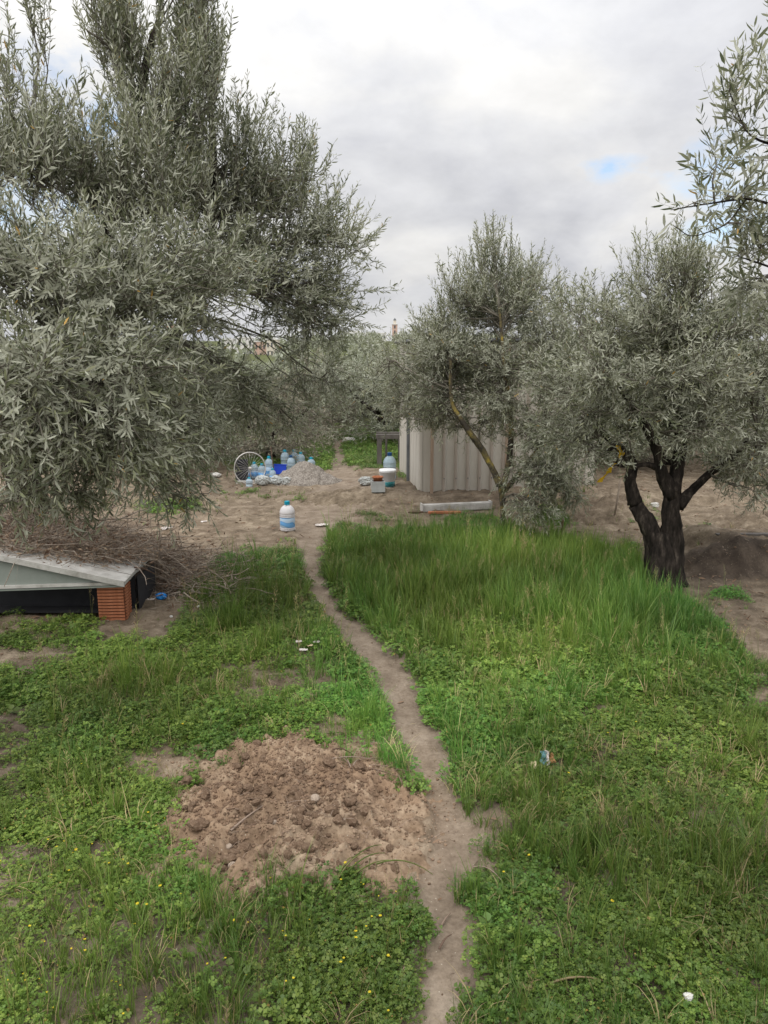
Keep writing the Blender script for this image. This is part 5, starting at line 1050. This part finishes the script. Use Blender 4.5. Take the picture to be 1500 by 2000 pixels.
# ------------------------------------------------------------------ litter
def sheet(name, label, cat, u, v, w, h, m, seed, rz=0., lift=.015, tilt=(0, 0)):
    n = 12; gx, gy = np.meshgrid(np.linspace(-.5, .5, n), np.linspace(-.5, .5, n), indexing='ij'); f = fbm(gx, gy, 3.5, 3, seed) - .5
    X = gx * w * (1 + f * .3); Y = gy * h * (1 - f * .3); Z = f * lift * 3 + lift; a = np.arange(n - 1)[:, None] * n + np.arange(n - 1)[None]
    T = np.concatenate([np.stack([a, a + n, a + n + 1], -1).reshape(-1, 3), np.stack([a, a + n + 1, a + 1], -1).reshape(-1, 3)])
    p = G(u, v); V = np.stack([X, Y, Z], -1).reshape(-1, 3); V2 = V - [0, 0, .0015]; T2 = T[:, ::-1] + len(V)
    o = link(name, np_mesh(name, np.concatenate([V, V2]), np.concatenate([T, T2]), {'tint': np.zeros(2 * len(V))}, [m], smooth=False), None, p); o.rotation_euler = (tilt[0], tilt[1], rz); return tag(o, label, cat)
BLUEB = plastic('blue_bag_plastic', (.04, .26, .68), 0, .4); TEAL = plastic('teal_wrapper_plastic', (.10, .20, .22), 0, .4); TANW = plastic('tan_wrapper_plastic', (.30, .17, .08), 0, .4)
PAPER = solid('paper', [(.3, (.52, .47, .44)), (.7, (.72, .67, .64))], 9, .8); CREAM = solid('cream_shard', [(.3, (.50, .40, .25)), (.7, (.66, .55, .38))], 9, .7); YEL = plastic('yellow_ribbon_plastic', (.72, .45, .03), 0, .45)
bag('blue_bag', 'small crumpled bright blue plastic bag on the soil right of the clay block', 'plastic bag', 315, 1170, .075, .05, .06, BLUEB, 7.)
sheet('white_strip', 'dirty white plastic strip on the soil between clay block and blue bag', 'strip', 283, 1172, .13, .03, PAPER, 8., .1, .008)
sheet('paper_scrap', 'torn white paper scrap on the bare path beyond the lone bottle', 'paper', 628, 1028, .12, .05, PAPER, 9., .15)
sheet('paper_scrap', 'white paper scrap lying at the far end of the brush pile', 'paper', 326, 1034, .10, .06, PAPER, 10., .5)
sheet('paper_scrap', 'small pale scrap on the brown soil left of the lone bottle', 'paper', 398, 1021, .06, .03, PAPER, 11., .2, .006)
bag('white_rag', 'bundled white rag under the left tree, left of the spoked wheel', 'rag', 420, 932, .17, .07, .12, RAG, 12.)
bag('white_rag', 'white rag on bare soil seen through the fork of the black trunk', 'rag', 1280, 976, .10, .06, .07, RAG, 13.)
bag('white_rag', 'far white bundle at the back edge of the green clearing', 'rag', 682, 864, .26, .11, .2, RAG, 14.)
c = G(720, 868); o = link('pale_plank', MB().box((0, 0, .02), (.8, .09, .03), bev=.004).mesh('pale_plank', STRAW, False), None, c, -.25); tag(o, 'pale plank lying in the far clearing beside the white bundle', 'plank')
# teal and tan wrapper standing in the grass, cream shard beside it
wr = thing('snack_wrapper', 'teal and tan crumpled wrapper sticking up in the grass right of the path', 'wrapper', G(1062, 1502) + [0, 0, .03], rz=.2)
o = sheet('wrapper_back', None, None, 1058, 1500, .026, .055, TEAL, 15.); o.parent = wr; o.location = (-.012, 0, .02); o.rotation_euler = (R(70), R(10), .3)
o = sheet('wrapper_front', None, None, 1075, 1500, .040, .040, TANW, 16.); o.parent = wr; o.location = (.022, .0, .014); o.rotation_euler = (R(60), R(-15), -.2)
o = sheet('wrapper_seam', None, None, 1065, 1500, .010, .06, PAPER, 17.); o.parent = wr; o.location = (.006, -.004, .02); o.rotation_euler = (R(66), 0, 0)
o = sheet('cream_shard', 'triangular cream shard standing in the clover beside the teal wrapper', 'shard', 1042, 1512, .035, .04, CREAM, 18., .4, .004); o.scale = (.7, .7, .7); o.location.z += .04; o.rotation_euler = (R(60), 0, .3)
for i, (u, v, w, rz, lb) in enumerate([(584, 1264, .035, .2, 'leftmost white eggshell-like scrap in the clover left of the path'), (618, 1265, .04, -.1, 'rightmost white scrap of the group in the clover left of the path'), (606, 1272, .035, .8, 'tan scrap in the middle of the litter group left of the path'), (593, 1280, .045, .0, 'flat white scrap nearest the camera in the litter group left of the path'), (596, 1258, .02, 1.2, 'tiny white scrap farthest back in the litter group left of the path')]):
    o = sheet('litter_scrap', lb, 'scrap', u, v, w, w * .5, CREAM if i == 2 else PAPER, 20. + i, rz, .006); o.location.z += .03
o = bag('round_stone', 'round white stone or puffball in the grass at the bottom right', 'stone', 1343, 1962, .034, .030, .032, RAG, .3); o.location.z += .015; o.scale = (.7, .7, .7)
for i, (u, v, lb) in enumerate([(388, 1192, 'small white flower head in grass right of the clay block'), (335, 1212, 'small white speck of litter nearer the clay block'), (548, 1177, 'white pebble at the grass edge left of the path')]):
    o = bag('white_speck', lb, 'pebble', u, v, .02, .015, .018, RAG, 30. + i); o.location.z += .02
# ------------------------------------------------------------------ yellow ribbon and sticks by the right olive
def ribbon(label, uvd, w):
    pts = np.array([PD(u, v, d) for u, v, d in uvd]); c = pts.mean(0); pts = pts - c; k = np.linspace(0, len(pts) - 1, 24); q_ = np.stack([np.interp(k, range(len(pts)), pts[:, i]) for i in range(3)], -1)
    n = len(q_); s = nrm(np.stack([np.cos(k * 2.1), .4 * np.sin(k * 3), np.sin(k * 2.1)], -1)) * (w * (.6 + .5 * np.abs(np.sin(k * 4))))[:, None]
    V = np.concatenate([q_ - s / 2, q_ + s / 2]); T = [(i, i + 1, n + i + 1) for i in range(n - 1)] + [(i, n + i + 1, n + i) for i in range(n - 1)]
    o = link('yellow_ribbon', np_mesh('yellow_ribbon', np.concatenate([V, V + [0, .002, 0]]), np.concatenate([T, np.array(T)[:, ::-1] + 2 * n]), {'tint': np.zeros(4 * n)}, [YEL]), None, c); return tag(o, label, 'ribbon')
ribbon('yellow plastic ribbon hanging slantwise from a low branch left of the forked trunk', [(1202, 905, dR + .05), (1192, 918, dR + .04), (1182, 930, dR + .03), (1170, 942, dR + .03)], .035)
ribbon('yellow plastic knot tied higher in the twigs left of the forked trunk', [(1206, 870, dR + .05), (1214, 878, dR + .04), (1212, 890, dR + .04), (1216, 884, dR + .05)], .04)
def stick(label, u, v, top, r_, m, d=None):
    p = G(u, v); t = PD(top[0], top[1], p[1] if d is None else d); o = link('stick', MB().tube(np.array([[0, 0, -.03], (t - p) * .5 + [.004, 0, 0], t - p]), [r_, r_ * .9, r_ * .7], 7, rn=.2).mesh('stick', m), None, p); return tag(o, label, 'stick')
stick('dark thin stick leaning against the low branch left of the forked trunk', 1200, 985, (1213, 928), .010, DRYTWIG)
stick('short brown stake standing in the tall grass right of the leaning olive', 1092, 1058, (1100, 1012), .013, DCL)
stick('yellow-lichened dead stub beside the base of the leaning olive', 972, 1046, (975, 1020), .012, LICHEN)
# boards edging the cut bank on the right
c = PD(1470, 1063, 5.8); c[2] = float(gz(c[0], c[1])); o = link('grey_plank', MB().box((0, 0, .01), (.6, .05, .02), bev=.005).mesh('grey_plank', WOODG, False), None, c, .05); tag(o, 'grey plank lying along the top of the dark cut bank at the right edge', 'plank')
# ------------------------------------------------------------------ the far town
TW = solid('white_render', [(.3, (.62, .60, .58)), (.7, (.78, .77, .76))], .2, .9); TP = solid('pink_render', [(.3, (.50, .34, .28)), (.7, (.60, .44, .36))], .2, .9); TB = solid('buff_render', [(.3, (.55, .50, .42)), (.7, (.66, .60, .52))], .2, .9)
ROOF = solid('terracotta_roof', [(.3, (.36, .16, .10)), (.7, (.48, .24, .16))], .5, .9); PANE = solid('dark_window', [(.3, (.05, .055, .065)), (.7, (.09, .10, .11))], .4, .3)
def house(label, u, vt, vb, wpx, d, m, roof='flat', floors=2, cols=3):
    t = PD(u, vt, d); zb = PD(u, vb, d)[2]; w = wpx / F * d; h = t[2] - zb; ground = float(gz(t[0], d)); zb = min(zb, ground); h = t[2] - zb; dp = w * .8
    b = thing('town_house', label, 'house', (t[0], d, zb), rz=(rng.random() - .5) * .3)
    link('wall', MB().box((0, 0, h / 2), (w, dp, h)).mesh('wall', m, False), b)
    if roof == 'flat': link('roof', MB().box((0, 0, h + .2), (w + .3, dp + .3, .4)).mesh('roof', TW, False), b)
    else:
        mb = MB(); x_, y_, r_ = w / 2 + .3, dp / 2 + .3, w * .22
        mb.add([[-x_, -y_, h], [x_, -y_, h], [x_, y_, h], [-x_, y_, h], [-x_ * .4, 0, h + r_], [x_ * .4, 0, h + r_]], [(0, 1, 5), (0, 5, 4), (1, 2, 5), (2, 3, 4), (2, 4, 5), (3, 0, 4), (0, 2, 1), (0, 3, 2)]); link('roof', mb.mesh('roof', ROOF, False), b)
    fh = 3.1; wm = MB().box((0, 0, 0), (w / cols * .34, .25, 1.5)).mesh('window', PANE, False)
    for f in range(floors):
        for c_ in range(cols): link('window', wm, b, (-w / 2 + w * (c_ + .5) / cols, -dp / 2 - .1, h - 1.7 - f * fh))
    return b
house('white flat-roofed house at the left of the far town gap', 447, 664, 700, 26, 290, TW); house('white far house with dark window openings, second from the left', 478, 661, 700, 30, 285, TW, cols=3)
house('pink-rendered far house between two white ones', 508, 668, 700, 22, 280, TP); house('buff far house with a dark arched front', 533, 664, 700, 22, 275, TB)
house('terracotta-roofed far house glimpsed through the left crown', 340, 640, 690, 26, 300, TB, 'hip'); house('orange-roofed far house at the far left behind the leaves', 150, 636, 690, 28, 300, TB, 'hip')
house('long white block on the skyline left of the minaret', 722, 652, 690, 60, 400, TW, cols=7); house('white house on the skyline just right of the left olive', 694, 648, 690, 24, 410, TW)
house('small white hut lower on the slope below the skyline block', 722, 668, 690, 10, 300, TW, floors=1, cols=1)
t = PD(771, 656, 400); zb = float(gz(t[0], 400)); zt_ = PD(771, 634, 400)[2]
mn = thing('minaret', 'square pinkish minaret with a small pointed lantern rising above the skyline', 'minaret', (t[0], 400, zb)); h = zt_ - zb; w = 2.7
link('shaft', MB().box((0, 0, h / 2), (w, w, h)).mesh('shaft', TP, False), mn); link('balcony', MB().box((0, 0, h + .12), (w + .5, w + .5, .3)).mesh('balcony', TW, False), mn)
link('lantern', MB().box((0, 0, h + 1.1), (w * .55, w * .55, 1.8)).mesh('lantern', TB, False), mn)
mb = MB(); mb.lathe([(w * .33, h + 2), (w * .2, h + 2.7), (.01, h + 3.4)], sides=8); link('cap', mb.mesh('cap', DGREY, False), mn)
for z in (.15, .45): link('window', MB().box((0, -w / 2 - .05, h * (1 - z)), (.7, .15, 1.4)).mesh('window', PANE, False), mn)
